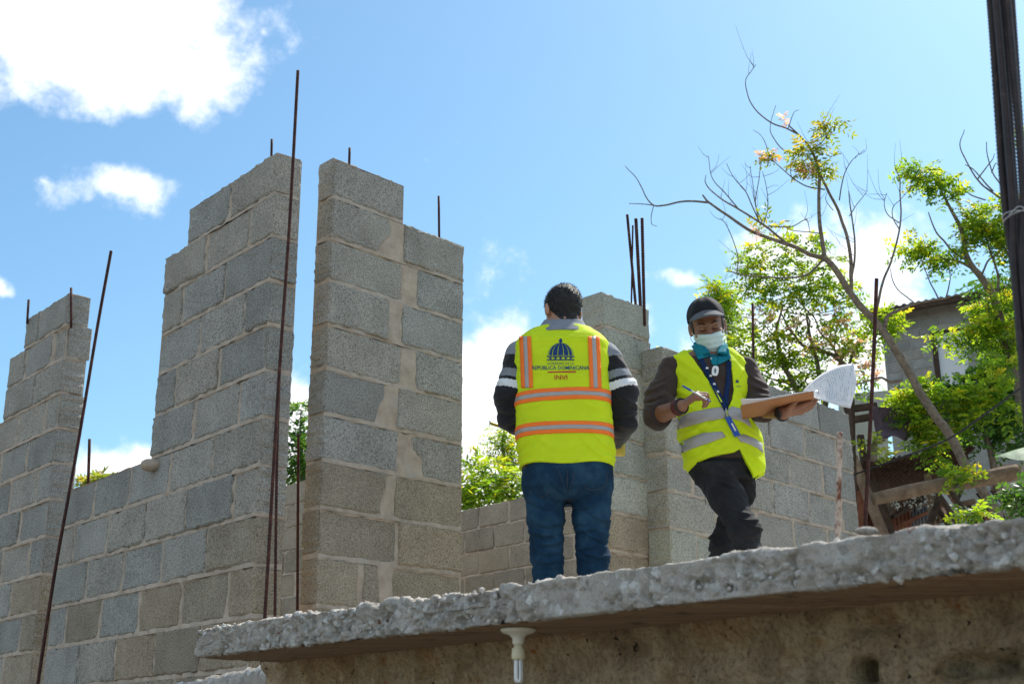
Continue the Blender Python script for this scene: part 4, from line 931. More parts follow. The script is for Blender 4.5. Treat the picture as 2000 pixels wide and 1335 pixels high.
bm_('post', at(1812, 928, 9.6), at(1826, 1060, 9.4), .055, .05, 'wood')
bm_('post', at(1706, 940, 9.6), at(1742, 1050, 9.5), .06, .05, 'wood_dark')
bm_('post', at(1676, 960, 9.7), at(1678, 1060, 9.7), .10, .06, 'zinc_rust')
corr('wall_sheet', at(1738, 975, 9.9), at(1776, 982, 9.9), at(1784, 1060, 9.9), at(1744, 1060, 9.9), 5, .012, 'zinc_rust', sh)
corr('wall_sheet', at(1776, 986, 9.95), at(1818, 992, 9.95), at(1822, 1060, 9.95), at(1782, 1060, 9.95), 6, .012, 'zinc', sh)
corr('wall_sheet', at(1676, 1000, 9.8), at(1708, 1000, 9.8), at(1708, 1060, 9.8), at(1676, 1060, 9.8), 4, .012, 'zinc_rust', sh)
for (a, b, Y, w) in [((1835, 965), (1890, 1050), 9.2, .10), ((1858, 960), (1925, 1060), 9.4, .14), ((1890, 985), (1960, 1050), 9.7, .16), ((1930, 960), (1950, 1050), 9.8, .13), ((1850, 990), (1905, 978), 9.5, .06), ((1870, 1000), (1905, 1000), 9.5, .04), ((1940, 930), (1985, 1040), 9.3, .03)]:
    bm_('loose_board', at(a[0], a[1], Y), at(b[0], b[1], Y - .1), w, .03, 'wood_dark' if w > .09 else 'wood')
rngB = random.Random(31)
for i in range(22):
    u = rngB.uniform(1690, 1975); v = rngB.uniform(955, 1010); a = rngB.choice((-1, 1)) * rngB.uniform(.2, 1.2); L = rngB.uniform(25, 70); Yb = rngB.uniform(9.3, 10.6)
    bm_('loose_board', at(u - math.sin(a) * L, v - math.cos(a) * L * .7, Yb), at(u + math.sin(a) * L, v + math.cos(a) * L * .7 + 20, Yb - rngB.uniform(0, .3)), rngB.uniform(.03, .12), .025, rngB.choice(('wood', 'wood_dark', 'wood_dark', 'zinc_rust')))
lg = [at(1704, 975, 8.2), at(1760, 962, 8.2), at(1830, 948, 8.2), at(1900, 938, 8.2), at(1988, 921, 8.2)]
path = smooth_path(lg, 40); V, F = tube_geo(path, (.040 + .012 * np.linspace(0, 1, 40)) * (1 + .10 * fbm(np.arange(40) * .4, np.zeros(40), np.zeros(40), 2)), 12)
solid('log', V, F, MT['wood'], None, True, label='long peeled log propped level in front of the shack', cat='log')
V, F = tube_geo([at(1838, 956, 8.5), at(1882, 1020, 8.4)], .012, 8); solid('pipe', V, F, MT['panel_pale'], None, True, label='thin pale pipe leaning under the log, left of the trunk', cat='pipe')
V, F = tube_geo([at(1908, 940, 8.7), at(1968, 1005, 8.6)], .018, 8); solid('pipe', V, F, MT['zinc'], None, True, label='grey metal pipe leaning right of the bare trunk', cat='pipe')
# scattered pale chips, their colour standing in for glints behind the log
rngH = np.random.RandomState(12); g = []
for i in range(150):
    p = at(1738 + rngH.rand() * 90, 952 + rngH.rand() * 40, 9.3 + rngH.rand() * .5); d = rngH.randn(3) * .010; g.append(tube_geo([p, p + d], .002 + .004 * rngH.rand(), 5))
V, F = join_geo(g); solid('glint_chips', V, F, MT['panel_pale'], None, False, label='scattered pale chips painted as glints behind the log', cat='glint_chips', kind='stuff')
def sheet_geo(grid, th):
    """thin slab from an (n, m, 3) grid"""
    G = np.asarray(grid, float); n, m = G.shape[:2]
    nr = np.cross(np.gradient(G, axis=0), np.gradient(G, axis=1)); nr /= np.linalg.norm(nr, axis=2)[..., None] + 1e-12
    V = np.vstack([G.reshape(-1, 3), (G + nr * th).reshape(-1, 3)]); k = n * m; F = []
    for i in range(n - 1):
        for j in range(m - 1):
            a = i * m + j; F += [(a, a + m, a + m + 1, a + 1), (a + k, a + 1 + k, a + m + 1 + k, a + m + k)]
    for i in range(n - 1): F += [(i * m, i * m + k, (i + 1) * m + k, (i + 1) * m), (i * m + m - 1, (i + 1) * m + m - 1, (i + 1) * m + m - 1 + k, i * m + m - 1 + k)]
    for j in range(m - 1): F += [(j, j + 1, j + 1 + k, j + k), ((n - 1) * m + j, (n - 1) * m + j + k, (n - 1) * m + j + 1 + k, (n - 1) * m + j + 1)]
    return V, F
def quad_grid(a, b, c, d, n, m, fn=None):
    a, b, c, d = [np.asarray(x, float) for x in (a, b, c, d)]; G = np.zeros((n, m, 3))
    for i in range(n):
        for j in range(m):
            s, t = i / (n - 1), j / (m - 1); G[i, j] = (a * (1 - s) + b * s) * (1 - t) + (d * (1 - s) + c * s) * t
            if fn is not None: G[i, j] += fn(s, t)
    return G
G = quad_grid(at(1703, 793, 8.9), at(1865, 775, 9.3), at(1860, 835, 9.4), at(1722, 866, 8.9), 30, 22, lambda s, t: np.array([0, .10 * math.sin(s * 9 + t * 3) * t, -.10 * math.sin(math.pi * s) * (1 - t) * .4 + .03 * math.sin(s * 17) * t]))
V, F = sheet_geo(G, .004); solid('tarp', V, F, MT['tarp'], None, True, label='dark plum tarpaulin hung between the shack and the trees', cat='tarp')
fz = lambda u, v, Y: at(u, v, Y)
def panel(name, label, u0, u1, v0, v1, Y, mat, cat, slant=0):
    g = [at(u0, v0 + slant, Y), at(u1, v0, Y), at(u1, v1, Y), at(u0, v1, Y)]
    V, F = sheet_geo(quad_grid(*g, 3, 3), .05); return solid(name, V, F, MT[mat], None, False, label=label, cat=cat)
panel('board_fence', 'pale grey-green board wall behind the end of the block wall', 1640, 1735, 762, 1040, 12.6, 'panel_pale', 'fence', 8)
panel('garden_wall', 'dusty rose rendered wall at the far right', 1938, 2080, 905, 1060, 10.4, 'pinkwall', 'wall')
bm_('beam', at(1650, 800, 9.9), at(1712, 792, 9.9), .05, .05, 'wood_dark', None, label='upper weathered beam sticking out left of the tarp', cat='beam')
bm_('beam', at(1650, 822, 9.6), at(1712, 812, 9.6), .05, .05, 'wood_dark', None, label='lower weathered beam sticking out left of the tarp', cat='beam')
bm_('pole', at(1662, 780, 9.2), at(1668, 1040, 9.1), .04, .04, 'wood_dark', None, label='upright dark pole beside the end of the block wall', cat='pole')
bm_('pole', at(1680, 850, 9.8), at(1702, 1000, 9.7), .05, .04, 'wood_dark', None, label='slanting dark pole behind the tall right-hand rebar', cat='pole')
P = smooth_path([at(1668, 926, 7.3), at(1760, 893, 7.0), at(1850, 858, 6.8), at(1930, 804, 6.6), at(2030, 730, 6.4)], 60); V, F = tube_geo(P, .0055, 8)
solid('cable', V, F, MT['cable'], None, True, label='black electric cable sagging in front of the trees and shack', cat='cable')

# ------------------------------------------------------------------ people: signed-distance modelling
def capsule(p, q, r0, r1=None):
    p = np.asarray(p, np.float32); q = np.asarray(q, np.float32); r1 = r0 if r1 is None else r1; d = q - p; l2 = float(d @ d) + 1e-9
    def f(X, Y, Z):
        x, y, z = X - p[0], Y - p[1], Z - p[2]
        t = np.clip((x * d[0] + y * d[1] + z * d[2]) / l2, 0, 1)
        return np.sqrt((x - t * d[0]) ** 2 + (y - t * d[1]) ** 2 + (z - t * d[2]) ** 2) - (r0 + t * (r1 - r0))
    return f
def chain(pts, rad, k=.02): return union([capsule(pts[i], pts[i + 1], rad[i], rad[i + 1]) for i in range(len(pts) - 1)], k)
def smin(a, b, k):
    if k <= 0: return np.minimum(a, b)
    h = np.clip(.5 + .5 * (b - a) / k, 0, 1); return b + (a - b) * h - k * h * (1 - h)
def union(fs, k=.02):
    def f(X, Y, Z):
        r = fs[0](X, Y, Z)
        for g in fs[1:]: r = smin(r, g(X, Y, Z), k)
        return r
    return f
def ell(c, rad, frame=None):
    c = np.asarray(c, float); rad = np.asarray(rad, float); m = float(rad.min())
    def f(X, Y, Z):
        x, y, z = X - c[0], Y - c[1], Z - c[2]
        if frame is not None: x, y, z = [x * a[0] + y * a[1] + z * a[2] for a in frame]
        k = np.sqrt((x / rad[0]) ** 2 + (y / rad[1]) ** 2 + (z / rad[2]) ** 2); return (k - 1) * m * 1.1
    return f
def stack(levels, Y, n=2.5, yaw=0.0, grow=0.0):
    """levels: (v, u0, u1, half depth, depth shift): outline in the photograph at distance Y, swept into a body of superelliptic sections"""
    z = np.array([at(1000, l[0], Y)[2] for l in levels]); a = np.array([(at(l[2], l[0], Y)[0] - at(l[1], l[0], Y)[0]) / 2 for l in levels]) + grow
    cx = np.array([(at(l[2], l[0], Y)[0] + at(l[1], l[0], Y)[0]) / 2 for l in levels]); b = np.array([l[3] for l in levels]) + grow; cy = np.array([Y + (l[4] if len(l) > 4 else 0) for l in levels])
    o = np.argsort(z); z, a, cx, b, cy = z[o], a[o], cx[o], b[o], cy[o]; c, s = math.cos(yaw), math.sin(yaw)
    def f(X, Yy, Z):
        A = np.interp(Z, z, a); B = np.interp(Z, z, b); x = X - np.interp(Z, z, cx); y = Yy - np.interp(Z, z, cy)
        if yaw: x, y = c * x + s * y, -s * x + c * y
        k = ((np.abs(x) / A) ** n + (np.abs(y) / B) ** n) ** (1 / n); d = (k - 1) * np.minimum(A, B)
        return np.maximum(d, np.maximum(Z - z[-1], z[0] - Z))
    return f
def wrinkle(fn, amp, fx, fy, fz, seed=0., o=2):
    def f(X, Y, Z):
        d = fn(X, Y, Z)
        if np.size(d) < 2000 and np.ndim(X) == 1: return d
        return d + amp * 2.2 * (np.abs(fbm(X * fx * .8 + seed + Z * fz * .25, Y * fy * .8 + seed, Z * fz * .8, o)) - .22)
    return f
def surface(fn, lo, hi, h):
    lo = np.asarray(lo, np.float32); n = np.ceil((np.asarray(hi) - lo) / h).astype(int) + 1; B = 16
    n = ((n + B - 1) // B) * B; D = np.empty(n, np.float32)
    nb = n // B; I = np.stack(np.meshgrid(*[np.arange(k) for k in nb], indexing='ij'), -1).reshape(-1, 3); C = lo + (I * B + B / 2) * h
    dc = fn(C[:, 0], C[:, 1], C[:, 2])
    for (i, j, k), d in zip(I, dc):
        sl = (slice(i * B, i * B + B), slice(j * B, j * B + B), slice(k * B, k * B + B))
        if abs(d) > B * h * 1.15 + .02: D[sl] = 1 if d > 0 else -1; continue
        ax = [(lo[m] + (np.arange(B, dtype=np.float32) + q * B) * h) for m, q in enumerate((i, j, k))]
        D[sl] = fn(ax[0][:, None, None], ax[1][None, :, None], ax[2][None, None, :])
    D[0] = D[-1] = 1; D[:, 0] = D[:, -1] = 1; D[:, :, 0] = D[:, :, -1] = 1
    s = D < 0; corners = [(a, b, c) for a in (0, 1) for b in (0, 1) for c in (0, 1)]
    m = [k - 1 for k in n]; cnt = np.zeros(m, np.int8)
    for a, b, c in corners: cnt += s[a:a + m[0], b:b + m[1], c:c + m[2]]
    act = (cnt > 0) & (cnt < 8); ci = np.argwhere(act); idx = np.full(m, -1, np.int32); idx[act] = np.arange(len(ci))
    acc = np.zeros((len(ci), 3), np.float32); w = np.zeros(len(ci), np.float32)
    for p in range(8):
        for q in range(p + 1, 8):
            A, Bc = np.array(corners[p]), np.array(corners[q])
            if abs(A - Bc).sum() != 1: continue
            da = D[tuple((ci + A).T)]; db = D[tuple((ci + Bc).T)]; x = (da < 0) != (db < 0)
            t = np.where(x, da / np.where(x, da - db, 1), 0); acc += np.where(x[:, None], A + (Bc - A) * t[:, None], 0); w += x
    V = lo + (ci + acc / w[:, None]) * h; F = []
    for ax in range(3):
        o = [0, 0, 0]; o[ax] = 1
        a = s[:n[0] - o[0], :n[1] - o[1], :n[2] - o[2]]; b = s[o[0]:, o[1]:, o[2]:]; e = np.argwhere(a != b); e = e[(e > 0).all(1)]
        u, v = [(1, 2), (2, 0), (0, 1)][ax]; du = np.zeros(3, int); dv = np.zeros(3, int); du[u] = 1; dv[v] = 1
        q = np.stack([idx[tuple((e - du - dv).T)], idx[tuple((e - dv).T)], idx[tuple(e.T)], idx[tuple((e - du).T)]], 1)
        fl = ~a[tuple(e.T)]; q[fl] = q[fl][:, ::-1]; F.append(q[(q >= 0).all(1)])
    return V.astype(float), np.concatenate(F)
def sdf_part(name, fn, lo, hi, h, mats, parent, matfn=None, **t):
    V, F = surface(fn, lo, hi, h)
    o = solid(name, V, F, mats, parent, True, **t)
    if matfn is not None:
        c = V[F].mean(1); mi = matfn(c).astype(np.int32); me = o.data
        for m in mats[len(me.materials):]: me.materials.append(m)
        if len(mi) == len(me.polygons): me.polygons.foreach_set('material_index', mi)
    return o, BVHTree.FromPolygons([tuple(v) for v in V], [tuple(int(i) for i in f) for f in F])
CAMP = Vector((0, 0, CAMZ))
def hit(bvh, u, v, off, Yd):
    d = Vector(ray(u, v)).normalized(); r = bvh.ray_cast(CAMP, d)
    if r[0] is None: return np.array(at(u, v, Yd))
    return np.array(r[0] - d * off)
def decal_strip(name, bvh, top, bot, mat, parent, off=.003, Yd=5.1, n=24, m=3):
    """cloth strip sewn on a garment, between an upper and a lower edge"""
    def res(P):
        P = np.asarray(P, float); L = np.append(0, np.cumsum(np.linalg.norm(np.diff(P, axis=0), axis=1))); s = np.linspace(0, L[-1], n); return np.column_stack([np.interp(s, L, P[:, 0]), np.interp(s, L, P[:, 1])])
    T, Bt = res(top), res(bot); G = np.array([[hit(bvh, *(T[i] + (Bt[i] - T[i]) * j / m), off, Yd) for j in range(m + 1)] for i in range(n)])
    V, F = sheet_geo(G, .0012); return solid(name, V, F, MT[mat], parent, True)
def decal_polys(name, bvh, polys, mat, parent, off=.0035, Yd=5.1, **t):
    V = []; F = []
    for p in polys:
        F.append(tuple(range(len(V), len(V) + len(p)))); V += [hit(bvh, u, v, off, Yd) for u, v in p]
    return solid(name, V, F, MT[mat], parent, **t)
def text_decal(name, bvh, s, u0, u1, v0, v1, mat, parent, off=.0035, Yd=5.1, bold=0.0):
    cu = bpy.data.curves.new('lettering', 'FONT'); cu.body = s; cu.resolution_u = 2; cu.offset = bold
    o = bpy.data.objects.new('lettering', cu); COL.objects.link(o); bpy.context.view_layer.update()
    me = bpy.data.meshes.new_from_object(o.evaluated_get(bpy.context.evaluated_depsgraph_get()))
    co = np.array([v.co[:] for v in me.vertices]); F = [tuple(p.vertices) for p in me.polygons]
    bpy.data.objects.remove(o); bpy.data.curves.remove(cu); bpy.data.meshes.remove(me)
    x0, x1, y0, y1 = co[:, 0].min(), co[:, 0].max(), co[:, 1].min(), co[:, 1].max()
    V = [hit(bvh, u0 + (x - x0) / (x1 - x0) * (u1 - u0), v1 - (y - y0) / (y1 - y0) * (v1 - v0), off, Yd) for x, y, _ in co]
    return solid(name, V, F, MT[mat], parent)
def poly_slab(name, pts, th, mat, parent, **t):
    P = np.array([at(*p) for p in pts]); n = len(P); nr = np.cross(P[1] - P[0], P[2] - P[0]); nr /= np.linalg.norm(nr)
    if nr[1] > 0: nr = -nr
    V = np.vstack([P, P - nr * th]); F = [tuple(range(n)), tuple(range(2 * n - 1, n - 1, -1))] + [(i, i + n, (i + 1) % n + n, (i + 1) % n) for i in range(n)]
    return solid(name, V, F, MT[mat], parent, **t)
def nrm(v): v = np.asarray(v, float); return v / np.linalg.norm(v)
def hand_parts(w, d, n, side, curl, sc=1.0, spread=.0):
    d = nrm(d); n = nrm(np.asarray(n) - d * (np.asarray(n) @ d)); side = np.asarray(side, float); side = nrm(side - d * (side @ d) - n * (side @ n)); w = np.asarray(w, float)
    out = []
    for i in range(4):
        lat = (1.5 - i) * .0195 * sc; kn = w + d * (.086 - .005 * abs(i - 1)) * sc + side * lat + n * (.004 if i in (0, 3) else 0)
        out.append(capsule(w + side * lat * .55 + d * .005, kn, .0135 * sc, .0115 * sc)); p = kn; a = 0.
        for L, r0, r1, c in zip((.043, .027, .021), (.0100, .0090, .0083), (.0090, .0083, .0070), curl[i] if isinstance(curl[0], (tuple, list)) else curl):
            a += c; q = p + (d * math.cos(a) + n * math.sin(a) + side * spread * (1.5 - i)) * L * sc * (.93, 1., .95, .78)[i]; out.append(capsule(p, q, r0 * sc, r1 * sc)); p = q
    b = w + d * .022 * sc + side * .026 * sc; m = b + (side * .55 + d * .75 + n * .35) * .042 * sc; e = m + (d * .85 + n * .55 - side * .15) * .032 * sc; f_ = e + (d * .8 + n * .5 - side * .35) * .022 * sc
    out += [capsule(w + d * .012 + side * .012, b, .014 * sc, .0135 * sc), capsule(b, m, .0135 * sc, .0105 * sc), capsule(m, e, .0105 * sc, .0095 * sc), capsule(e, f_, .0095 * sc, .008 * sc)]
    return out
def head_fn(C, r, f, u, sc=1.0):
    fr = (np.asarray(r), np.asarray(f), np.asarray(u)); W = lambda x, y, z: C + (fr[0] * x + fr[1] * y + fr[2] * z) * sc
    E = lambda c, rad: ell(W(*c), np.array(rad) * sc, fr); cap = lambda a, b, r0, r1: capsule(W(*a), W(*b), r0 * sc, r1 * sc)
    skull = union([E((0, -.012, .03), (.075, .094, .088)), E((0, .022, -.042), (.056, .064, .074)), E((0, .030, -.09), (.030, .036, .026))], .03)
    face = union([skull, cap((-.034, .078, .014), (.034, .078, .014), .011, .011), E((-.040, .052, -.030), (.024, .026, .022)), E((.040, .052, -.030), (.024, .026, .022))], .018)
    socks = [E((-.031, .096, -.004), (.019, .017, .012)), E((.031, .096, -.004), (.019, .017, .012))]
    more = union([cap((0, .084, .008), (0, .106, -.036), .008, .0135), E((-.012, .098, -.040), (.010, .012, .009)), E((.012, .098, -.040), (.010, .012, .009))], .008)
    lids = union([E((-.031, .078, -.003), (.0155, .0125, .0115)), E((.031, .078, -.003), (.0155, .0125, .0115))], 0)
    mouth = union([cap((-.020, .083, -.066), (.020, .083, -.066), .007, .007), cap((-.016, .082, -.076), (.016, .082, -.076), .008, .008)], .004)
    ears = union([union([E((s * .079, -.008, .002), (.009, .019, .031)), E((s * .073, .004, -.008), (.008, .010, .018))], .006) for s in (-1, 1)], 0)
    def fn(X, Y, Z):
        d = face(X, Y, Z)
        for s in socks: d = -smin(-d, s(X, Y, Z), .010)
        d = smin(d, more(X, Y, Z), .010); d = smin(d, lids(X, Y, Z), .004); d = smin(d, mouth(X, Y, Z), .008)
        return smin(d, ears(X, Y, Z), .006)
    return fn, W, skull

def strands(ho, root, n, C, up, seed):
    rg = np.random.RandomState(seed); me = ho.data; m = len(me.vertices); co = np.zeros(m * 3, np.float32); me.vertices.foreach_get('co', co); no = np.zeros(m * 3, np.float32); me.vertex_normals.foreach_get('vector', no)
    co = co.reshape(-1, 3) + wloc(root); no = no.reshape(-1, 3); ids = rg.randint(0, m, n); b = co[ids]; nn = no[ids]; rel = (b - C) @ np.asarray(up)
    d = nn * .7 - np.asarray(up) * (.55 - rel[:, None] * 5) + rg.randn(n, 3) * .35; d /= np.linalg.norm(d, axis=1)[:, None]; sd = np.cross(d, rg.randn(n, 3)); sd /= np.linalg.norm(sd, axis=1)[:, None]
    L = .005 + .007 * rg.rand(n, 1); V = np.stack([b - sd * .0008, b + sd * .0008, b + d * L], 1).reshape(-1, 3)
    o = solid('hair_strands', V, np.arange(3 * n).reshape(-1, 3), MT['hair'], ho); o['kind'] = 'stuff'

def folds(L, Y):
    """cloth creases: (u, v, half length px, slope, height, half width) in the picture at distance Y"""
    P = [(at(a[0], a[1], Y)[0], at(a[0], a[1], Y)[2], a[2] * Y / FPX, a[3], a[4], a[5]) for a in L]
    def f(X, Z):
        r = 0
        for x0, z0, hw, sl, am, w in P:
            e = (Z - z0 - sl * (X - x0) - 6 * (X - x0) ** 2) / w; r = r + am * (np.exp(-e * e) - .7 * np.exp(-(e + 1.8) ** 2)) * np.exp(-((X - x0) / hw) ** 2)
        return r
    return f

# ---- worker seen from behind, in jeans
def person_back():
    Y = 5.2; zz = lambda v: at(1000, v, Y)[2]
    root = empty('person', (at(1100, 1000, Y)[0], Y, ZF), label='person seen from behind in yellow vest with orange trim and blue jeans', cat='person')
    torso = [(1000, 1050, 1160, .10), (917, 1012, 1200, .150), (850, 1007, 1198, .147), (800, 1005, 1194, .14), (760, 1004, 1191, .133), (700, 1001, 1191, .126, .01), (672, 1003, 1189, .116, .015), (658, 1014, 1179, .102, .02), (647, 1030, 1165, .088, .025), (636, 1050, 1148, .072, .03), (624, 1062, 1138, .06, .035)]
    lo, hi = (at(940, 600, Y)[0], Y - .32, ZF - .01), (at(1270, 600, Y)[0], Y + .45, zz(540))
    # head turned and bowed to the left
    f = nrm((-.36, .90, -.22)); r = nrm(np.cross(f, (0.03, 0, 1))); u = np.cross(r, f); C = at(1099, 611, Y + .05)
    hf, HW, skull = head_fn(C, r, f, u, .98)
    aR = [at(1186, 692, Y + .02), at(1216, 765, Y), at(1217, 822, Y + .05), at(1203, 858, Y + .25)]; aL = [at(1012, 694, Y + .02), at(996, 770, Y), at(1001, 815, Y + .05), at(1030, 842, Y + .28)]
    neck = capsule(HW(0, -.02, -.06), at(1100, 668, Y + .01), .056, .066)
    lL = [at(1062, 950, Y), at(1066, 1010, Y - .01), at(1069, 1085, Y - .005), at(1073, 1190, Y + .02), (at(1075, 1287, Y)[0], Y + .03, ZF + .09)]
    lR = [at(1155, 950, Y), at(1155, 1010, Y - .01), at(1158, 1085, Y - .005), at(1158, 1190, Y + .02), (at(1160, 1287, Y)[0], Y + .03, ZF + .09)]
    foot = lambda a: capsule((a[0], Y, ZF + .045), (a[0], Y + .17, ZF + .035), .036, .03)
    wr, wl = aR[3], aL[3]
    hands = hand_parts(wr + np.array([-.005, .03, -.01]), (-.25, .85, -.15), (-.9, -.2, -.1), (-.1, .1, 1), (.5, .8, .6)) + hand_parts(wl + np.array([.01, .03, 0]), (.25, .9, -.1), (.9, -.2, 0), (.1, .1, 1), (.5, .8, .6))
    _c0 = stack(torso, Y, 2.4, grow=-.03); core = lambda X, Yy, Z: np.maximum(_c0(X, Yy, Z), zz(925) - Z)
    body = union([core, neck, chain(aR, (.05, .045, .04, .028)), chain(aL, (.05, .045, .04, .028)), chain(lL, (.07, .062, .05, .045, .036)), chain(lR, (.07, .062, .05, .045, .036)), capsule(at(1085, 915, Y), at(1133, 915, Y), .075), foot(lL[4]), foot(lR[4])], .03)
    hd = union(hands, .006)
    sdf_part('body', lambda X, Yy, Z: smin(smin(body(X, Yy, Z), hf(X, Yy, Z), .02), hd(X, Yy, Z), .012), lo, hi, .0048, [MT['skin_a']], root)
    # hair: close-cropped cap over the skull, shorn at the nape
    def hair(X, Yy, Z):
        x, y, z = [(X - C[0]) * a[0] + (Yy - C[1]) * a[1] + (Z - C[2]) * a[2] for a in (r, f, u)]
        d = smin(skull(X, Yy, Z), neck(X, Yy, Z) + .004, .02) - .0045 - .005 * np.clip(z / .08, 0, 1); d = d + .0022 * fbm(X * 160, Yy * 160, Z * 160, 2)
        front = (y - .035) + np.clip(-z, 0, 1) * .9; low = (-.098 - z) - np.clip(-y, 0, .09) * .15
        side = np.where((y > -.022) & (y < .02), -z + .015 - .2, -1)
        return np.maximum(np.maximum(d, front), np.maximum(low, ((y + .016) - np.where(z > 0, z * 1.5, z * .55)) * .6))
    ho, hb = sdf_part('hair', hair, C - .14, C + .14, .0030, [MT['hair']], root)
    strands(ho, root, 3200, C, u, 5)
    # jumper with grey yoke and striped sleeves
    sl = union([chain(aR, (.056, .063, .058, .042), .03), chain(aL, (.056, .063, .058, .042), .03)], .01)
    jt = stack(torso, Y, 2.4, grow=-.014)
    jf = wrinkle(union([jt, sl], .03), .0052, 13, 13, 26, 3.)
    sfold = folds([(1226, 790, 26, -.35, .007, .009), (1224, 812, 26, .25, .008, .008), (1220, 834, 26, -.2, .008, .008), (1228, 755, 24, .5, .005, .010), (986, 785, 24, .35, .007, .009), (990, 806, 24, -.25, .008, .008), (996, 826, 24, .25, .008, .008), (984, 755, 22, -.5, .005, .010)], Y)
    jf2 = lambda X, Yy, Z: np.maximum(jf(X, Yy, Z) - sfold(X, Z), np.maximum(Z - zz(634), zz(925) - Z))
    zl = [zz(698), zz(727), zz(743), zz(750), zz(766)]; zl = [z for z in zl]
    def jm(c):
        off = np.where(c[:, 0] > at(1096, 700, Y)[0], 0., -.012); z = c[:, 2] + off - (np.abs(c[:, 0] - at(1096, 700, Y)[0]) - .24) * .25
        m = np.zeros(len(c)); m[z > zl[0]] = 1; m[(z < zl[1]) & (z > zl[2])] = 1; m[(z < zl[3]) & (z > zl[4])] = 2; return m
    sdf_part('jumper', jf2, lo, hi, .0045, [MT['knit_black'], MT['knit_grey'], MT['knit_white']], root, jm)
    # stand-up grey collar
    col = stack([(656, 1034, 1164, .100, .015), (644, 1044, 1154, .090, .025), (634, 1054, 1146, .080, .035), (622, 1062, 1139, .075, .04)], Y, 2.2)
    coli = stack([(656, 1040, 1158, .092, .015), (644, 1050, 1148, .082, .025), (634, 1060, 1140, .072, .035), (616, 1068, 1133, .067, .04)], Y, 2.2)
    sdf_part('collar', lambda X, Yy, Z: np.maximum(np.maximum(col(X, Yy, Z), -coli(X, Yy, Z)), Z - zz(624) - (Yy - Y) * .30), (at(1020, 640, Y)[0], Y - .12, zz(660)), (at(1175, 640, Y)[0], Y + .2, zz(600)), .004, [MT['knit_grey']], root)
    # jeans
    pel = stack([(984, 1052, 1164, .085), (974, 1036, 1182, .11), (958, 1022, 1195, .132, -.005), (930, 1019, 1198, .14, -.008), (880, 1022, 1196, .13)], Y, 2.4)
    legs = union([chain(lL, (.088, .075, .065, .060, .058), .02), chain(lR, (.089, .075, .064, .060, .058), .02)], .004)
    jn = union([pel, legs], .02); cleft = at(1108, 985, Y)[0]
    jfold = folds([(1058, 996, 34, -.35, .007, .009), (1082, 1030, 30, .30, .007, .008), (1060, 1050, 30, -.15, .008, .007), (1076, 1068, 28, .20, .008, .006), (1062, 1084, 28, -.2, .008, .007), (1074, 1102, 26, .15, .007, .007), (1150, 994, 34, .30, .007, .009), (1168, 1018, 30, -.35, .008, .008), (1150, 1040, 30, .22, .008, .007), (1166, 1058, 28, -.25, .009, .006), (1150, 1074, 26, .2, .008, .006), (1162, 1092, 28, -.15, .008, .007), (1092, 968, 24, -.7, .005, .008), (1126, 968, 24, .7, .005, .008)], Y)
    def jeans(X, Yy, Z):
        d = jn(X, Yy, Z) - jfold(X, Z) + .022 * (np.abs(fbm(X * 7 + 5 + Z * 5, Yy * 7, Z * 21, 3)) - .2) * np.clip((zz(945) - Z) / .2, .25, 1)
        d = d + .010 * np.exp(-((X - cleft) / .012) ** 2) * np.clip((zz(925) - Z) / .06, 0, 1) * (Yy < Y)
        return np.maximum(d, (ZF + .035) - Z)
    jo, jb = sdf_part('jeans', jeans, lo, (hi[0], hi[1], zz(880)), .0045, [MT['jeans']], root)
    for pl in ([(1030, 925), (1036, 960), (1056, 970), (1072, 958), (1066, 925)], [(1136, 925), (1142, 950), (1160, 956), (1182, 948), (1187, 922)], [(1108, 918), (1108, 950), (1108, 985)], [(1092, 918), (1098, 940), (1107, 962)], [(1123, 918), (1118, 940), (1110, 962)]):
        P = smooth_path([hit(jb, u_, v_, .0005, Y - .12) for u_, v_ in pl], 40); V, F = tube_geo(P, .0011, 5); solid('stitching', V, F, MT['stitch'], jo, True)
    for a in (lL[4], lR[4]):
        sdf_part('shoe', union([capsule((a[0], Y - .02, ZF + .05), (a[0], Y + .18, ZF + .042), .045, .04), capsule((a[0], Y, ZF + .06), (a[0], Y + .02, ZF + .11), .05, .05)], .03), (a[0] - .1, Y - .12, ZF), (a[0] + .1, Y + .27, ZF + .2), .006, [MT['black']], root)
    # vest
    vt = stack(torso, Y, 2.6); vin = stack(torso, Y, 2.6, grow=-.020)
    vfold = folds([(1030, 872, 40, .55, .0045, .012), (1025, 895, 44, .3, .005, .012), (1180, 880, 40, -.5, .0045, .012), (1175, 902, 44, -.25, .005, .011), (1100, 892, 60, .1, .003, .014), (1050, 805, 36, .35, .003, .010), (1150, 808, 36, -.3, .003, .010), (1030, 735, 30, -.5, .003, .012), (1165, 735, 30, .5, .003, .012), (1095, 652, 50, 0, .003, .012)], Y)
    hem = lambda X: zz(917) + .006 * np.sin(X * 22)
    def vest(X, Yy, Z):
        w = .009 * (np.abs(fbm(X * 5 + 2 + Z * 4, Yy * 5, Z * 13, 3)) - .2) + .004 * fbm(X * 13 - Z * 9, Yy * 9, Z * 9, 2)
        d = vt(X, Yy, Z) + (w if np.ndim(X) > 1 else 0) - vfold(X, Z); d = np.maximum(d, hem(X) - Z)
        d = np.maximum(d, np.maximum(Z - zz(638) + (Yy - Y + .06) * .2, Z - zz(630)))
        return np.maximum(d, -(np.maximum(vin(X, Yy, Z), 0) * 0 + np.where(Z < zz(880), vin(X, Yy, Z), 1)))
    vo, vb = sdf_part('vest', vest, (lo[0], lo[1], zz(960)), (hi[0], hi[1], zz(615)), .0042, [MT['vest']], root, label='bright yellow safety vest with orange and silver bands')
    # bands all the way round
    cx, cy = at(1098, 800, Y)[0], Y
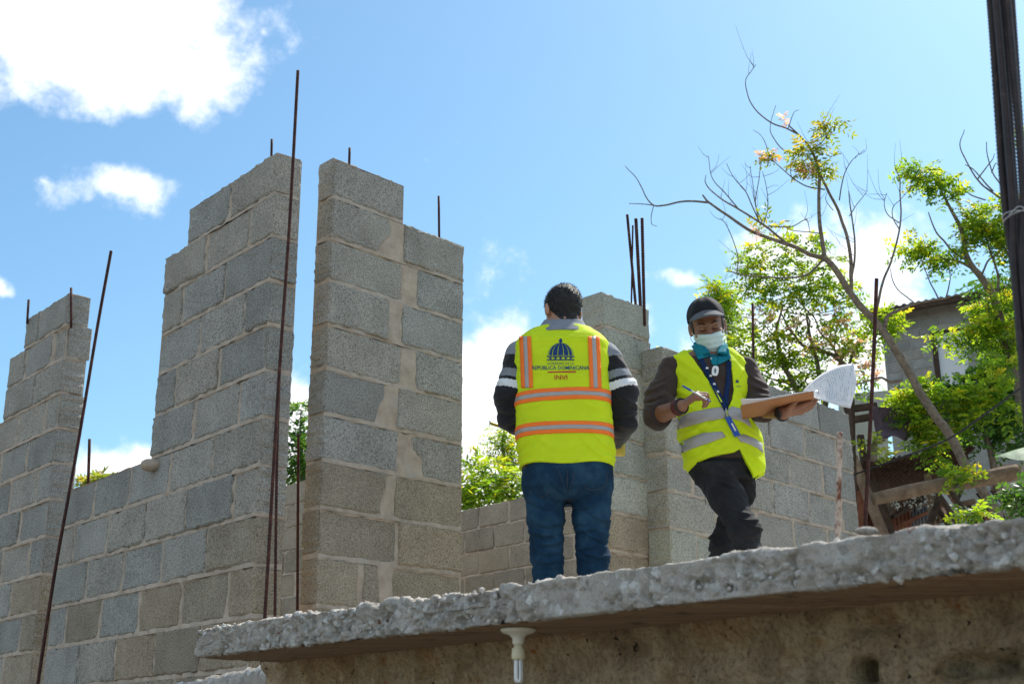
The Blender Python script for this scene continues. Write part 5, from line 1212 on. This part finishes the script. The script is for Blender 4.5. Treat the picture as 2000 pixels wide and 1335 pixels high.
    def band(z0, z1, tilt, mat):
        n, m = 120, 3; G = np.zeros((n, m + 1, 3))
        for i in range(n):
            a = 2 * math.pi * i / (n - 1); dx, dy = math.cos(a), math.sin(a)
            for j in range(m + 1):
                z = z0 + (z1 - z0) * j / m + tilt * dx; r = vb.ray_cast(Vector((cx + dx, cy + dy, z)), Vector((-dx, -dy, 0)))
                p = np.array(r[0]) if r[0] is not None else np.array((cx + dx * .2, cy + dy * .14, z)); G[i, j] = p + np.array((dx, dy, 0)) * .0025
        V, F = sheet_geo(G, .0012); solid('band', V, F, MT[mat], vo, True)
    vc = lambda v: at(1098, v, Y - .13)[2]
    for a, b in ((757, 781), (823, 847)):
        t = (b - a) / 3
        for k_, mt in enumerate(('orange', 'reflect', 'orange')): band(vc(a + t * k_), vc(a + t * (k_ + 1)), .006 if a < 800 else .002, mt)
    for u0, u1, s0 in ((1015, 1038, -1), (1149, 1172, 1)):
        for k_, mt in enumerate(('orange', 'reflect', 'orange')):
            w = (u1 - u0) / 3; x0 = u0 + w * k_; x1 = x0 + w
            decal_strip('band', vb, [(x0 - 1, 657), (x0 + 1, 700), (x0 + 3, 757)], [(x1 - 1, 656), (x1 + 1, 700), (x1 + 3, 757)], mt, vo, .0030, Y - .1)
    # dome emblem and lettering
    polys = []; N = 7; g = .035
    for i in range(N):
        e = np.sin(np.linspace(-math.pi / 2, math.pi / 2, N + 1)); w0, w1 = e[i] + g, e[i + 1] - g; ph = np.linspace(0.02, 1.32, 8)
        polys.append([(1095 + w0 * 26 * math.cos(p), 694 - 25 * math.sin(p)) for p in ph] + [(1095 + w1 * 26 * math.cos(p), 694 - 25 * math.sin(p)) for p in ph[::-1]])
    polys += [[(1068, 697), (1122, 697), (1122, 694.8), (1068, 694.8)], [(1068, 703.2), (1122, 703.2), (1122, 701), (1068, 701)]] + [[(x - 2, 700.6), (x + 2, 700.6), (x + 2, 697.4), (x - 2, 697.4)] for x in (1075, 1085, 1095, 1105, 1115)]
    polys += [[(1092, 669), (1098, 669), (1098, 664), (1092, 664)], [(1091, 664), (1099, 664), (1097, 662), (1095, 660), (1093, 662)]]
    decal_polys('emblem', vb, polys, 'logo_blue', vo, Yd=Y - .1)
    text_decal('lettering', vb, 'GOBIERNO DE LA', 1069, 1121, 706.5, 712, 'logo_grey', vo, Yd=Y - .1)
    text_decal('lettering', vb, 'REP\u00daBLICA DOMINICANA', 1039, 1151, 712, 721.5, 'logo_blue', vo, Yd=Y - .1, bold=.008)
    decal_polys('underline', vb, [[(1070, 727.5), (1125, 726.5), (1125, 724), (1070, 725)]], 'logo_red', vo, Yd=Y - .1)
    text_decal('lettering', vb, 'INVI', 1083, 1108, 732, 741, 'logo_red', vo, Yd=Y - .1, bold=.008)
    return root
person_back()
tm = [at(957, 825, 5.32), at(985, 833, 5.38), at(1060, 846, 5.55), at(1140, 858, 5.58), at(1203, 872, 5.50)]
P = smooth_path(tm, 30); G = np.stack([P + [0, 0, .009], P + [0, -.002, 0], P - [0, 0, .009]], 1); V, F = sheet_geo(G, .0012)
tape = empty('tape_measure', tm[4], label='yellow tape measure pulled out across the chest of the worker in jeans', cat='tape measure')
solid('blade', V, F, MT['tape'], tape, True); V, F = box_geo(tm[0] + np.array([-.003, 0, -.004]), (.0015, .010, .014)); solid('hook', V, F, MT['steel'], tape)
V, F = box_geo(tm[4] + np.array([.012, .015, -.005]), (.028, .022, .030)); solid('case', V, F, MT['tape'], tape)

# ---- worker with clipboard, cap and face mask
def person_front():
    Y = 5.5; zz = lambda v: at(1000, v, Y)[2]
    root = empty('person', (at(1420, 1000, Y)[0], Y, ZF), label='person in black cap, face mask and yellow vest writing on a clipboard', cat='person')
    torso = [(945, 1352, 1486, .10), (932, 1346, 1492, .112), (905, 1336, 1494, .118), (880, 1330, 1492, .12), (850, 1325, 1484, .12), (830, 1322, 1470, .118), (790, 1327, 1460, .115), (740, 1315, 1464, .115), (718, 1308, 1462, .108), (706, 1308, 1454, .098, .0), (695, 1322, 1440, .086), (684, 1345, 1426, .072), (672, 1356, 1418, .06)]
    lo, hi = (at(1235, 700, Y)[0], Y - .50, ZF - .01), (at(1620, 700, Y)[0], Y + .40, zz(560))
    f = nrm((-.09, -.93, -.30)); u0 = np.array((-.13, 0, 1.)); r = nrm(np.cross(u0, f)) * 1.0
    r = nrm(np.cross(f, u0)); u = np.cross(r, f); r = -r if r[0] < 0 else r; C = at(1382, 640, Y)
    hf, HW, skull = head_fn(C, r, f, u, 1.0)
    sR = [at(1316, 716, Y), at(1288, 775, Y - .02), at(1283, 812, Y - .06)]; wR = at(1330, 793, Y - .23); sL = [at(1454, 722, Y), at(1474, 765, Y - .02), at(1484, 797, Y - .06)]; wL = at(1530, 806, Y - .22)
    neck = capsule(HW(0, -.02, -.06), at(1386, 702, Y), .050, .060)
    rl = [at(1384, 908, Y - .01), at(1420, 968, Y - .10), at(1454, 1032, Y - .20), at(1466, 1090, Y - .16), at(1468, 1170, Y - .10)]; rl.append(np.array((rl[4][0], rl[4][1], ZF + .08)))
    ll = [at(1440, 905, Y + .01), at(1444, 960, Y + .06), at(1430, 1012, Y + .08), at(1412, 1062, Y + .12), at(1396, 1180, Y + .22)]; ll.append(np.array((ll[4][0], ll[4][1] + .02, ZF + .08)))
    foot = lambda a: capsule((a[0], a[1], ZF + .045), (a[0] + .02, a[1] - .16, ZF + .035), .036, .03)
    hR = hand_parts(wR, (.72, -.30, .52), (.62, .30, -.72), (-.2, .85, .30), [(.75, 1.15, .7), (.8, 1.1, .7), (.85, 1.1, .7), (.9, 1.1, .7)], 1.0)
    hL = hand_parts(wL, (.86, -.20, .10), (-.1, .25, .95), (-.1, -.9, .2), [(.30, .55, .5), (.28, .55, .5), (.26, .55, .5), (.3, .6, .5)], 1.0)
    _c0 = stack(torso, Y, 2.4, grow=-.035); core = lambda X, Yy, Z: np.maximum(_c0(X, Yy, Z), zz(868) - Z); pc = capsule(at(1405, 860, Y), at(1412, 905, Y), .085, .075)
    body = union([core, pc, neck, chain(sR + [wR], (.045, .042, .040, .026)), chain(sL + [wL], (.045, .042, .040, .026)), chain(rl, (.062, .058, .05, .045, .04, .036)), chain(ll, (.052, .05, .045, .042, .04, .036)), foot(rl[5]), foot(ll[5])], .03)
    fore = union([capsule(sR[2], wR, .040, .026), capsule(sL[2], wL, .040, .026)], .01)
    hh = union(hR + hL, .005)
    bo, bb = sdf_part('body', lambda X, Yy, Z: smin(smin(smin(body(X, Yy, Z), hf(X, Yy, Z), .015), fore(X, Yy, Z), .01), hh(X, Yy, Z), .008), lo, hi, .0040, [MT['skin_b']], root)
    # eyes looking down: lash lines and brows
    def onface(x, z, o=.0004):
        q = bb.ray_cast(Vector(HW(x, .2, z)), Vector(-f)); return np.array(q[0]) + f * o if q[0] is not None else HW(x, .09, z)
    for s in (-1, 1):
        lid = [onface(s * (.031 + q), -.0095 + .0035 * (q / .015) ** 2) for q in np.linspace(-.015, .015, 9)]
        V, F = tube_geo(smooth_path(lid, 16), .0019, 6); solid('eyelashes', V, F, MT['lash'], root, True)
        crease = [onface(s * (.031 + q), .0065 - .004 * (q / .014) ** 2, 0) for q in np.linspace(-.013, .013, 7)]
        V, F = tube_geo(smooth_path(crease, 12), .0008, 5); solid('eyelid_shade_line', V, F, MT['lash'], root, True)  # dark line painted for the shade in the lid fold
        br = [onface(s * q, .0165 + .0055 * math.sin((q - .012) / .036 * 2.4)) for q in np.linspace(.012, .049, 9)]
        V, F = tube_geo(smooth_path(br, 18), np.interp(np.arange(18), [0, 4, 10, 17], [.0022, .0036, .0030, .0012]), 6); solid('eyebrow', V, F, MT['lash'], root, True)
    loc = lambda X, Yy, Z: [(X - C[0]) * a[0] + (Yy - C[1]) * a[1] + (Z - C[2]) * a[2] for a in (r, f, u)]
    # sideburns and cropped hair below the cap
    def hair(X, Yy, Z):
        x, y, z = loc(X, Yy, Z); return np.maximum(np.maximum(skull(X, Yy, Z) - .005, (y - .035) + np.clip(-z, 0, 1) * 1.2), -.035 - z)
    sdf_part('hair', hair, C - .13, C + .13, .0045, [MT['hair']], root)
    # cap
    crown = ell(HW(0, -.012, .050), (.085, .104, .092), (r, f, u))
    def cap(X, Yy, Z):
        x, y, z = loc(X, Yy, Z); d = crown(X, Yy, Z) + .0020 * np.cos(np.arctan2(x, y + .012) * 6); return np.maximum(d, (.036 - z) + .30 * np.clip(y, -.03, .1))
    co, cb = sdf_part('cap', cap, C - .16, C + .16, .0035, [MT['cap']], root, label='black baseball cap with grey curved brim')
    def brim(X, Yy, Z):
        x, y, z = loc(X, Yy, Z); zc = .080 - 6.0 * x * x - .42 * np.clip(y - .075, 0, 1); e = np.sqrt((x / .080) ** 2 + (np.clip(y - .055, 0, 1) / .085) ** 2)
        return np.maximum(np.maximum(np.abs(z - zc) - .0042, (e - 1) * .06), .055 - y) * .75
    sdf_part('brim', brim, C - .2, C + .2, .0030, [MT['cap_brim']], co)
    V, F = lathe_geo(HW(0, -.012, .131), [(.001, .004), (.006, .002), (.007, -.003)], 10); solid('button', V, F, MT['cap'], co, True)
    # mask
    muzzle = union([skull, ell(HW(0, .066, -.045), (.040, .046, .046), (r, f, u)), ell(HW(0, .050, -.085), (.030, .036, .030), (r, f, u))], .03)
    def mask(X, Yy, Z):
        x, y, z = loc(X, Yy, Z); d = np.abs(muzzle(X, Yy, Z) - .0075 - .0012 * np.sin(z * 260)) - .0024; top = z - (-.030 + .14 * np.abs(x))
        return np.maximum(np.maximum(d, top), np.maximum((-.124 + 9.0 * x * x) - z, np.maximum(np.abs(x) - .070, .004 - y)))
    mo, mb = sdf_part('face_mask', mask, C - .16, C + .16, .0032, [MT['mask']], root, label='pale mint surgical face mask')
    for s in (-1, 1):
        for z0, z1 in ((-.030, .022), (-.075, -.028)):
            P = smooth_path([HW(s * .064, .030, z0), HW(s * .078, .008, (z0 + z1) / 2), HW(s * .084, -.014, z1)], 12); V, F = tube_geo(P, .0016, 6); solid('ear_loop', V, F, MT['white'], mo, True)
    # sweater with rolled sleeves
    eR = sR[2] + (wR - sR[2]) * .22; eL = sL[2] + (wL - sL[2]) * .25
    sl = union([chain(sR + [eR], (.062, .060, .057, .052), .03), chain(sL + [eL], (.060, .056, .053, .050), .03)], .01)
    cuffs = union([capsule(sR[2] + (wR - sR[2]) * .08, eR, .056, .053), capsule(sL[2] + (wL - sL[2]) * .1, eL, .054, .051)], .004)
    jt = stack(torso, Y, 2.4, grow=-.013); jf = wrinkle(union([jt, sl, cuffs], .02), .0055, 15, 15, 24, 8.)
    sfold = folds([(1282, 765, 26, .5, .007, .010), (1274, 788, 26, .2, .008, .009), (1278, 808, 26, -.2, .008, .008), (1296, 745, 24, .7, .005, .010), (1474, 752, 22, -.6, .007, .009), (1480, 770, 22, -.3, .008, .008), (1486, 786, 22, 0., .008, .008)], Y)
    def sweat(X, Yy, Z):
        d = np.maximum(jf(X, Yy, Z) - sfold(X, Z), Z - zz(697) - (Yy - Y) * .30); d = np.maximum(d, zz(905) - Z)
        for e, w in ((eR, wR), (eL, wL)):
            ax = nrm(w - e); t = (X - e[0]) * ax[0] + (Yy - e[1]) * ax[1] + (Z - e[2]) * ax[2]; rr = np.sqrt(np.maximum((X - e[0]) ** 2 + (Yy - e[1]) ** 2 + (Z - e[2]) ** 2 - t * t, 0))
            d = np.where((rr < .075) & (t > 0) & (t < .12), np.maximum(d, t), d)
        return d
    so, sb = sdf_part('sweater', sweat, lo, hi, .0042, [MT['sweater']], root)
    # black jeans
    pel = stack([(945, 1362, 1474, .09), (925, 1352, 1472, .105), (900, 1345, 1470, .112), (875, 1345, 1472, .11)], Y, 2.4)
    legs = union([chain(rl, (.086, .074, .061, .058, .056, .055), .03), chain(ll, (.074, .064, .055, .054, .054, .054), .03)], .006); pn = union([pel, legs], .025)
    pfold = folds([(1400, 930, 34, -.45, .006, .009), (1412, 948, 32, -.55, .006, .008), (1440, 1010, 26, -.3, .007, .008), (1462, 1026, 24, .2, .008, .006), (1466, 1040, 24, -.2, .008, .006), (1460, 1056, 24, .3, .008, .007), (1402, 1030, 22, .3, .007, .008), (1405, 1054, 22, -.2, .007, .007), (1380, 905, 26, -.3, .004, .008)], Y - .12)
    under = stack(torso, Y, 2.6, grow=-.026)
    def pants(X, Yy, Z):
        d = pn(X, Yy, Z) - pfold(X, Z) + .020 * (np.abs(fbm(X * 7 + 1, Yy * 7, Z * 18 + X * 9, 3)) - .2); d = np.maximum(d, np.where(Z > zz(912), under(X, Yy, Z), -1)); return np.maximum(d, (ZF + .035) - Z)
    po, pb = sdf_part('jeans', pants, lo, (hi[0], hi[1], zz(870)), .0043, [MT['jeans_black']], root)
    for pl in ([(1362, 905), (1374, 940), (1378, 985)], [(1440, 888), (1440, 905), (1436, 925)]):
        P = smooth_path([hit(pb, a, b, .0004, Y - .1) for a, b in pl], 24); V, F = tube_geo(P, .0011, 5); solid('seam', V, F, MT['knit_black'], po, True)
    for a in (rl[5], ll[5]):
        sdf_part('shoe', union([capsule((a[0], a[1] + .02, ZF + .05), (a[0] + .02, a[1] - .17, ZF + .042), .045, .04), capsule((a[0], a[1], ZF + .06), (a[0], a[1] - .02, ZF + .11), .05, .05)], .03), (a[0] - .1, a[1] - .27, ZF), (a[0] + .12, a[1] + .12, ZF + .2), .006, [MT['black']], root)
    # vest, open at the neck, front edges lapped at the waist
    vt = stack(torso, Y, 2.6); vin = stack(torso, Y, 2.6, grow=-.024)
    X_ = lambda a, v: at(a, v, Y - .11)[0]; zq = lambda v: at(1400, v, Y - .11)[2]
    vl = [(798, 1419), (770, 1402), (735, 1379), (700, 1356), (685, 1346), (670, 1340)]; vr = [(798, 1421), (780, 1430), (760, 1434), (730, 1431), (700, 1426), (685, 1424), (670, 1424)]
    zl = np.array([zq(a) for a, b in vl]); xl = np.array([X_(b, a) for a, b in vl]); zr = np.array([zq(a) for a, b in vr]); xr = np.array([X_(b, a) for a, b in vr])
    hm = [(1300, 925), (1340, 921), (1362, 904), (1385, 895), (1410, 890), (1432, 886), (1442, 879), (1447, 890), (1455, 905), (1465, 920), (1472, 932), (1493, 919), (1530, 915)]
    xh = np.array([at(a, b, Y - .08)[0] for a, b in hm]); zh = np.array([at(a, b, Y - .08)[2] for a, b in hm])
    vfold = folds([(1350, 842, 36, .3, .006, .012), (1380, 832, 40, .15, .005, .010), (1360, 895, 34, .45, .006, .012), (1400, 872, 36, .3, .005, .010), (1470, 890, 22, -.9, .006, .012), (1460, 845, 22, -.6, .006, .010), (1345, 770, 30, -.5, .005, .014), (1446, 730, 14, 1.2, .005, .012), (1355, 720, 30, -.6, .004, .012)], Y - .1)
    def vest(X, Yy, Z):
        w = (.013 * (np.abs(fbm(X * 6 + 2, Yy * 5, Z * 14 + X * 12, 3)) - .2) + .004 * fbm(X * 20 + Z * 11, Yy * 9, Z * 14, 2)) if np.ndim(X) > 1 else 0
        d = vt(X, Yy, Z) + w - vfold(X, Z); d = np.maximum(d, np.interp(X, xh, zh) - Z)
        V_ = np.maximum(np.maximum(np.interp(Z, zl, xl) - X, X - np.interp(Z, zr, xr)), np.maximum(Yy - Y, zl[0] - Z)); d = np.maximum(d, -V_)
        d = np.maximum(d, Z - zz(684) - (Yy - Y) * .15)
        return np.maximum(d, np.where(Z < zz(858), -vin(X, Yy, Z), -1))
    vo, vb = sdf_part('vest', vest, (lo[0], Y - .2, zz(955)), (at(1520, 800, Y)[0], Y + .2, zz(660)), .0040, [MT['vest']], root, label='bright yellow safety vest with silver bands')
    for T, B in (([(1321, 818), (1345, 806), (1380, 798), (1419, 793)], [(1322, 838), (1345, 832), (1380, 822), (1417, 816)]), ([(1421, 800), (1430, 793), (1445, 797), (1459, 806)], [(1424, 816), (1434, 818), (1448, 822), (1468, 834)]),
                 ([(1326, 866), (1345, 855), (1372, 845), (1410, 842)], [(1329, 886), (1350, 876), (1380, 866), (1418, 852)]), ([(1437, 848), (1455, 848), (1475, 856), (1490, 866)], [(1446, 862), (1462, 866), (1478, 874), (1491, 884)])):
        decal_strip('band', vb, T, B, 'reflect', vo, .003, Y - .1)
    text_decal('lettering', vb, 'INVI', 1439, 1447, 752, 756, 'logo_grey', vo, Yd=Y - .1)
    decal_polys('emblem', vb, [[(1440 + 3 * math.cos(a), 747 - 6 * math.sin(a)) for a in np.linspace(0, math.pi, 9)]], 'logo_blue', vo, Yd=Y - .1)
    # polo collar, lanyard, tag
    colr = stack([(704, 1352, 1426, .088, -.015), (690, 1354, 1423, .074, -.005), (672, 1355, 1420, .066, .01), (662, 1357, 1418, .062, .02)], Y, 2.2); coli = stack([(712, 1362, 1416, .076, -.015), (690, 1361, 1416, .066, -.005), (672, 1361, 1414, .059, .01), (655, 1363, 1412, .055, .02)], Y, 2.2)
    xc = at(1393, 690, Y - .08)[0]
    def collar(X, Yy, Z):
        d = np.maximum(colr(X, Yy, Z), -coli(X, Yy, Z)); top = Z - zz(672) - (Yy - Y) * .45; notch = np.maximum(np.abs(X - xc) - .010 - np.clip(Z - zz(708), 0, 1) * .42, Yy - Y)
        return np.maximum(np.maximum(d, top), -notch)
    ko, kb = sdf_part('collar', collar, (at(1340, 690, Y)[0], Y - .13, zz(710)), (at(1440, 690, Y)[0], Y + .13, zz(655)), .0036, [MT['teal']], root)
    allb = lambda a, b, o: min((hit(q, a, b, o, 9.) for q in (sb, vb, bb, kb)), key=lambda p: p[1])
    def wing(c, off, nm):
        G = np.zeros((9, 9, 3))
        for i in range(9):
            for j in range(9):
                s_, t_ = i / 8, j / 8; q = (np.array(c[0]) * (1 - s_) + np.array(c[1]) * s_) * (1 - t_) + (np.array(c[3]) * (1 - s_) + np.array(c[2]) * s_) * t_; G[i, j] = allb(q[0], q[1], off + .006 * t_)
        V, F = sheet_geo(G, .003); solid(nm, V, F, MT['teal'], ko, True)
    wing([(1384, 691), (1407, 691), (1400, 714), (1391, 711)], .003, 'placket')
    wing([(1350, 675), (1366, 671), (1386, 694), (1364, 701)], .008, 'collar_wing'); wing([(1404, 692), (1421, 677), (1428, 699), (1401, 712)], .008, 'collar_wing')
    V, F = lathe_geo(at(1389, 700, Y - .118), [(.001, .002), (.004, .002), (.0045, -.001)], 10); solid('button', V, F, MT['white'], ko, True)
    both = lambda a, b, o=.004: min((hit(q, a, b, o, 9.) for q in (sb, vb)), key=lambda p: p[1])
    def strap(path, w, mat, nm, parent):
        P = smooth_path(np.array([(a, b, 0) for a, b in path], float), 30); G = []
        for i, (a, b, _) in enumerate(P):
            t = P[min(i + 1, 29)] - P[max(i - 1, 0)]; t = t / np.linalg.norm(t); G.append([both(a - t[1] * w * q, b + t[0] * w * q, .007) for q in (-1, 0, 1)])
        V, F = sheet_geo(np.array(G), .0012); return solid(nm, V, F, MT[mat], parent, True)
    la = strap([(1368, 700), (1380, 725), (1397, 757), (1419, 799)], 5.0, 'navy', 'lanyard', root); strap([(1424, 704), (1423, 735), (1419, 770), (1418, 799)], 4.5, 'navy', 'lanyard_strap', la)
    for (a, b) in ((1381, 718), (1388, 733), (1395, 749), (1402, 764)):
        decal_polys('print', sb, [[(a - 3, b + 2), (a + 3, b + 2), (a + 2, b - 2), (a, b - 1), (a - 1, b - 3)]], 'white', la, .0095, Y - .12)
    bd = lambda a, b: both(a, b, .012); c4 = [bd(1416, 815), bd(1426, 812), bd(1446, 848), bd(1435, 853)]
    V, F = sheet_geo(quad_grid(*c4, 3, 3), .004); bg_ = solid('badge', V, F, MT['blue'], root, label='blue lanyard badge hanging at the waist')
    c4 = [p + np.array([0, -.006, 0]) for p in (bd(1427, 827), bd(1430, 826), bd(1438, 841), bd(1435, 842))]; V, F = sheet_geo(quad_grid(*c4, 3, 3), .001); solid('badge_print', V, F, MT['white'], bg_)
    P = smooth_path([both(1418, 797, .006), both(1418, 806, .008), both(1421, 813, .012)], 8); V, F = tube_geo(P, .003, 6); solid('clip', V, F, MT['steel'], bg_, True)
    pts = []
    for a in np.linspace(0, 2 * math.pi, 17)[:-1]:
        e = 3.2; x = 6.5 * np.sign(math.cos(a)) * abs(math.cos(a)) ** (2 / e); y = 9.5 * np.sign(math.sin(a)) * abs(math.sin(a)) ** (2 / e); pts.append((1397 + x - y * .10, 723.5 + y + x * .08, Y - .135))
    tg = poly_slab('pendant', pts[::-1], .006, 'white', root, label='white oval pendant on the chest'); poly_slab('pendant_mark', [(1396, 718, Y - .137), (1399, 721, Y - .137), (1398, 729, Y - .137), (1395, 726, Y - .137)], .001, 'logo_grey', tg)
    # bracelets and watch
    def ring(c, ax, R, r, mat, nm, lab=None):
        ax = nrm(ax); s = nrm(np.cross(ax, (0, .3, 1))); t = np.cross(ax, s); th = np.linspace(0, 2 * math.pi, 25); P = np.array([c + (s * math.cos(a) + t * math.sin(a)) * R for a in th]); V, F = tube_geo(P, r, 8, False); return solid(nm, V, F, MT[mat], root, True)
    ax = wR - sR[2]
    ring(sR[2] + ax * .86, ax, .031, .0062, 'maroon', 'bracelet'); ring(sR[2] + ax * .92, ax, .030, .0058, 'maroon', 'bracelet'); ring(sR[2] + ax * 1.03, ax, .031, .0052, 'black', 'bracelet')
    axl = wL - sL[2]; w_ = ring(sL[2] + axl * .97, axl, .032, .0065, 'black', 'watch'); 
    V, F = box_geo(at(1519, 808, Y - .25), (.020, .005, .015), (nrm(axl), nrm(np.cross(axl, (0, 0, 1))), (0, 0, 1))); solid('watch_case', V, F, MT['black'], w_)
    return root
person_front()

# ------------------------------------------------------------------ pen, clipboard, papers
def tube_thing(name, segs, label, cat):
    r = empty(name, segs[0][1], label=label, cat=cat)
    for nm, a, b, r0, r1, m in segs:
        V, F = tube_geo(np.array([a, a + (b - a) * .5, b]), [r0, (r0 + r1) / 2, r1], 10); solid(nm, V, F, MT[m], r, True)
    return r
p0, p1 = at(1333, 753, 5.235), at(1389, 784, 5.20); dd = p1 - p0
tube_thing('pen', [('cap', p0, p0 + dd * .30, .0040, .0048, 'blue'), ('barrel', p0 + dd * .30, p0 + dd * .86, .0036, .0036, 'white'), ('tip', p0 + dd * .86, p1, .0036, .0012, 'blue')], 'blue ballpoint pen held in the right hand over the vest', 'pen')
NL, NR, FR, FL = at(1446, 793, 5.17), at(1589, 765, 5.10), at(1592, 789, 5.31), at(1451, 819, 5.39)
cb = empty('clipboard', (NL + NR + FR + FL) / 4, label='brown hardboard clipboard held level by the masked worker', cat='clipboard')
V, F = sheet_geo(quad_grid(NL, NR, FR, FL, 12, 10), -.0045 if np.cross(NR - NL, FL - NL)[2] < 0 else .0045); solid('board', V, F, MT['board'], cb)
ex = nrm(NR - NL); ey = nrm(FR - NR); ez = nrm(np.cross(ex, ey)); ez = ez if ez[2] > 0 else -ez
V, F = box_geo((NR + FR) / 2 - ex * .012 + ez * .010, (.012, .055, .004), (ex, ey, ez)); solid('clamp', V, F, MT['steel'], cb)
V, F = tube_geo([NR + ex * -.01 + ey * .02 + ez * .008, NR + ex * .018 + ey * .04 + ez * .012, NR + ex * .022 + ey * .07 + ez * .010, NR - ex * .005 + ey * .09 + ez * .008], .0016, 6); solid('clamp_lever', V, F, MT['steel'], cb, True)
G = quad_grid(NL + ex * .008 + ey * .004 + ez * .009, NR - ex * .02 + ey * .004 + ez * .007, FR - ex * .02 - ey * .01 + ez * .007, FL + ex * .008 - ey * .01 + ez * .007, 20, 12, lambda s, t: ez * (.016 * max(0, 1 - s * 2.4) ** 1.5 + .004 * (1 - s)))
V, F = sheet_geo(G, .004 * np.sign(ez[2])); solid('paper_stack', V, F, MT['paper'], None, True, label='stack of white paper lying on the brown clipboard', cat='paper')
ea = smooth_path([at(1591, 777, 5.13), at(1612, 783, 5.10), at(1636, 791, 5.08), at(1661, 797, 5.06)], 24); eb = smooth_path([at(1568, 763, 5.30), at(1584, 746, 5.29), at(1608, 728, 5.26), at(1638, 714, 5.22), at(1666, 709, 5.18)], 24)
G = np.array([[eb[i] + (ea[i] - eb[i]) * j / 16 + np.array([.010, -.02, .006]) * math.sin(math.pi * j / 16) * (.3 + i / 24) for j in range(17)] for i in range(24)])
V, F = sheet_geo(G, .0006); pg = solid('paper_sheet', V, F, MT['paper'], None, True, label='printed white sheet flipped over the end of the clipboard', cat='paper')
rp = np.random.RandomState(4); iv = []; fv = []
def gpt(s, t):
    a = np.clip(s, 0, 1) * 23; b = np.clip(t, 0, 1) * 16; i = min(int(a), 22); j = min(int(b), 15); x, y = a - i, b - j
    return (G[i, j] * (1 - x) + G[i + 1, j] * x) * (1 - y) + (G[i, j + 1] * (1 - x) + G[i + 1, j + 1] * x) * y
gn = np.cross(G[12, 8] - G[6, 8], G[12, 12] - G[12, 8]); gn /= np.linalg.norm(gn); gn = gn if gn[1] < 0 else -gn
def ink(s0, s1, t0, t1):
    for k_ in (1.3e-3, -1.3e-3):
        q = [gpt(s0, t0), gpt(s1, t0), gpt(s1, t1), gpt(s0, t1)]; n0 = len(iv)
        iv.extend([p + gn * k_ for p in q]); fv.append((n0, n0 + 1, n0 + 2, n0 + 3))
for row in range(22):
    s = .10 + row * .040
    if .34 < s < .50: 
        ink(s, s + .010, .10, .13 + .1 * rp.rand()); ink(s, s + .010, .62, .90); continue
    t = .10
    while t < .90:
        L = .05 + .13 * rp.rand()
        if rp.rand() < .75: ink(s, s + .007, t, min(.92, t + L))
        t += L + .04
ink(.34, .50, .28, .288); ink(.34, .50, .55, .558); ink(.34, .348, .28, .55); ink(.495, .503, .28, .55)
solid('print', iv, fv, MT['ink'], pg)
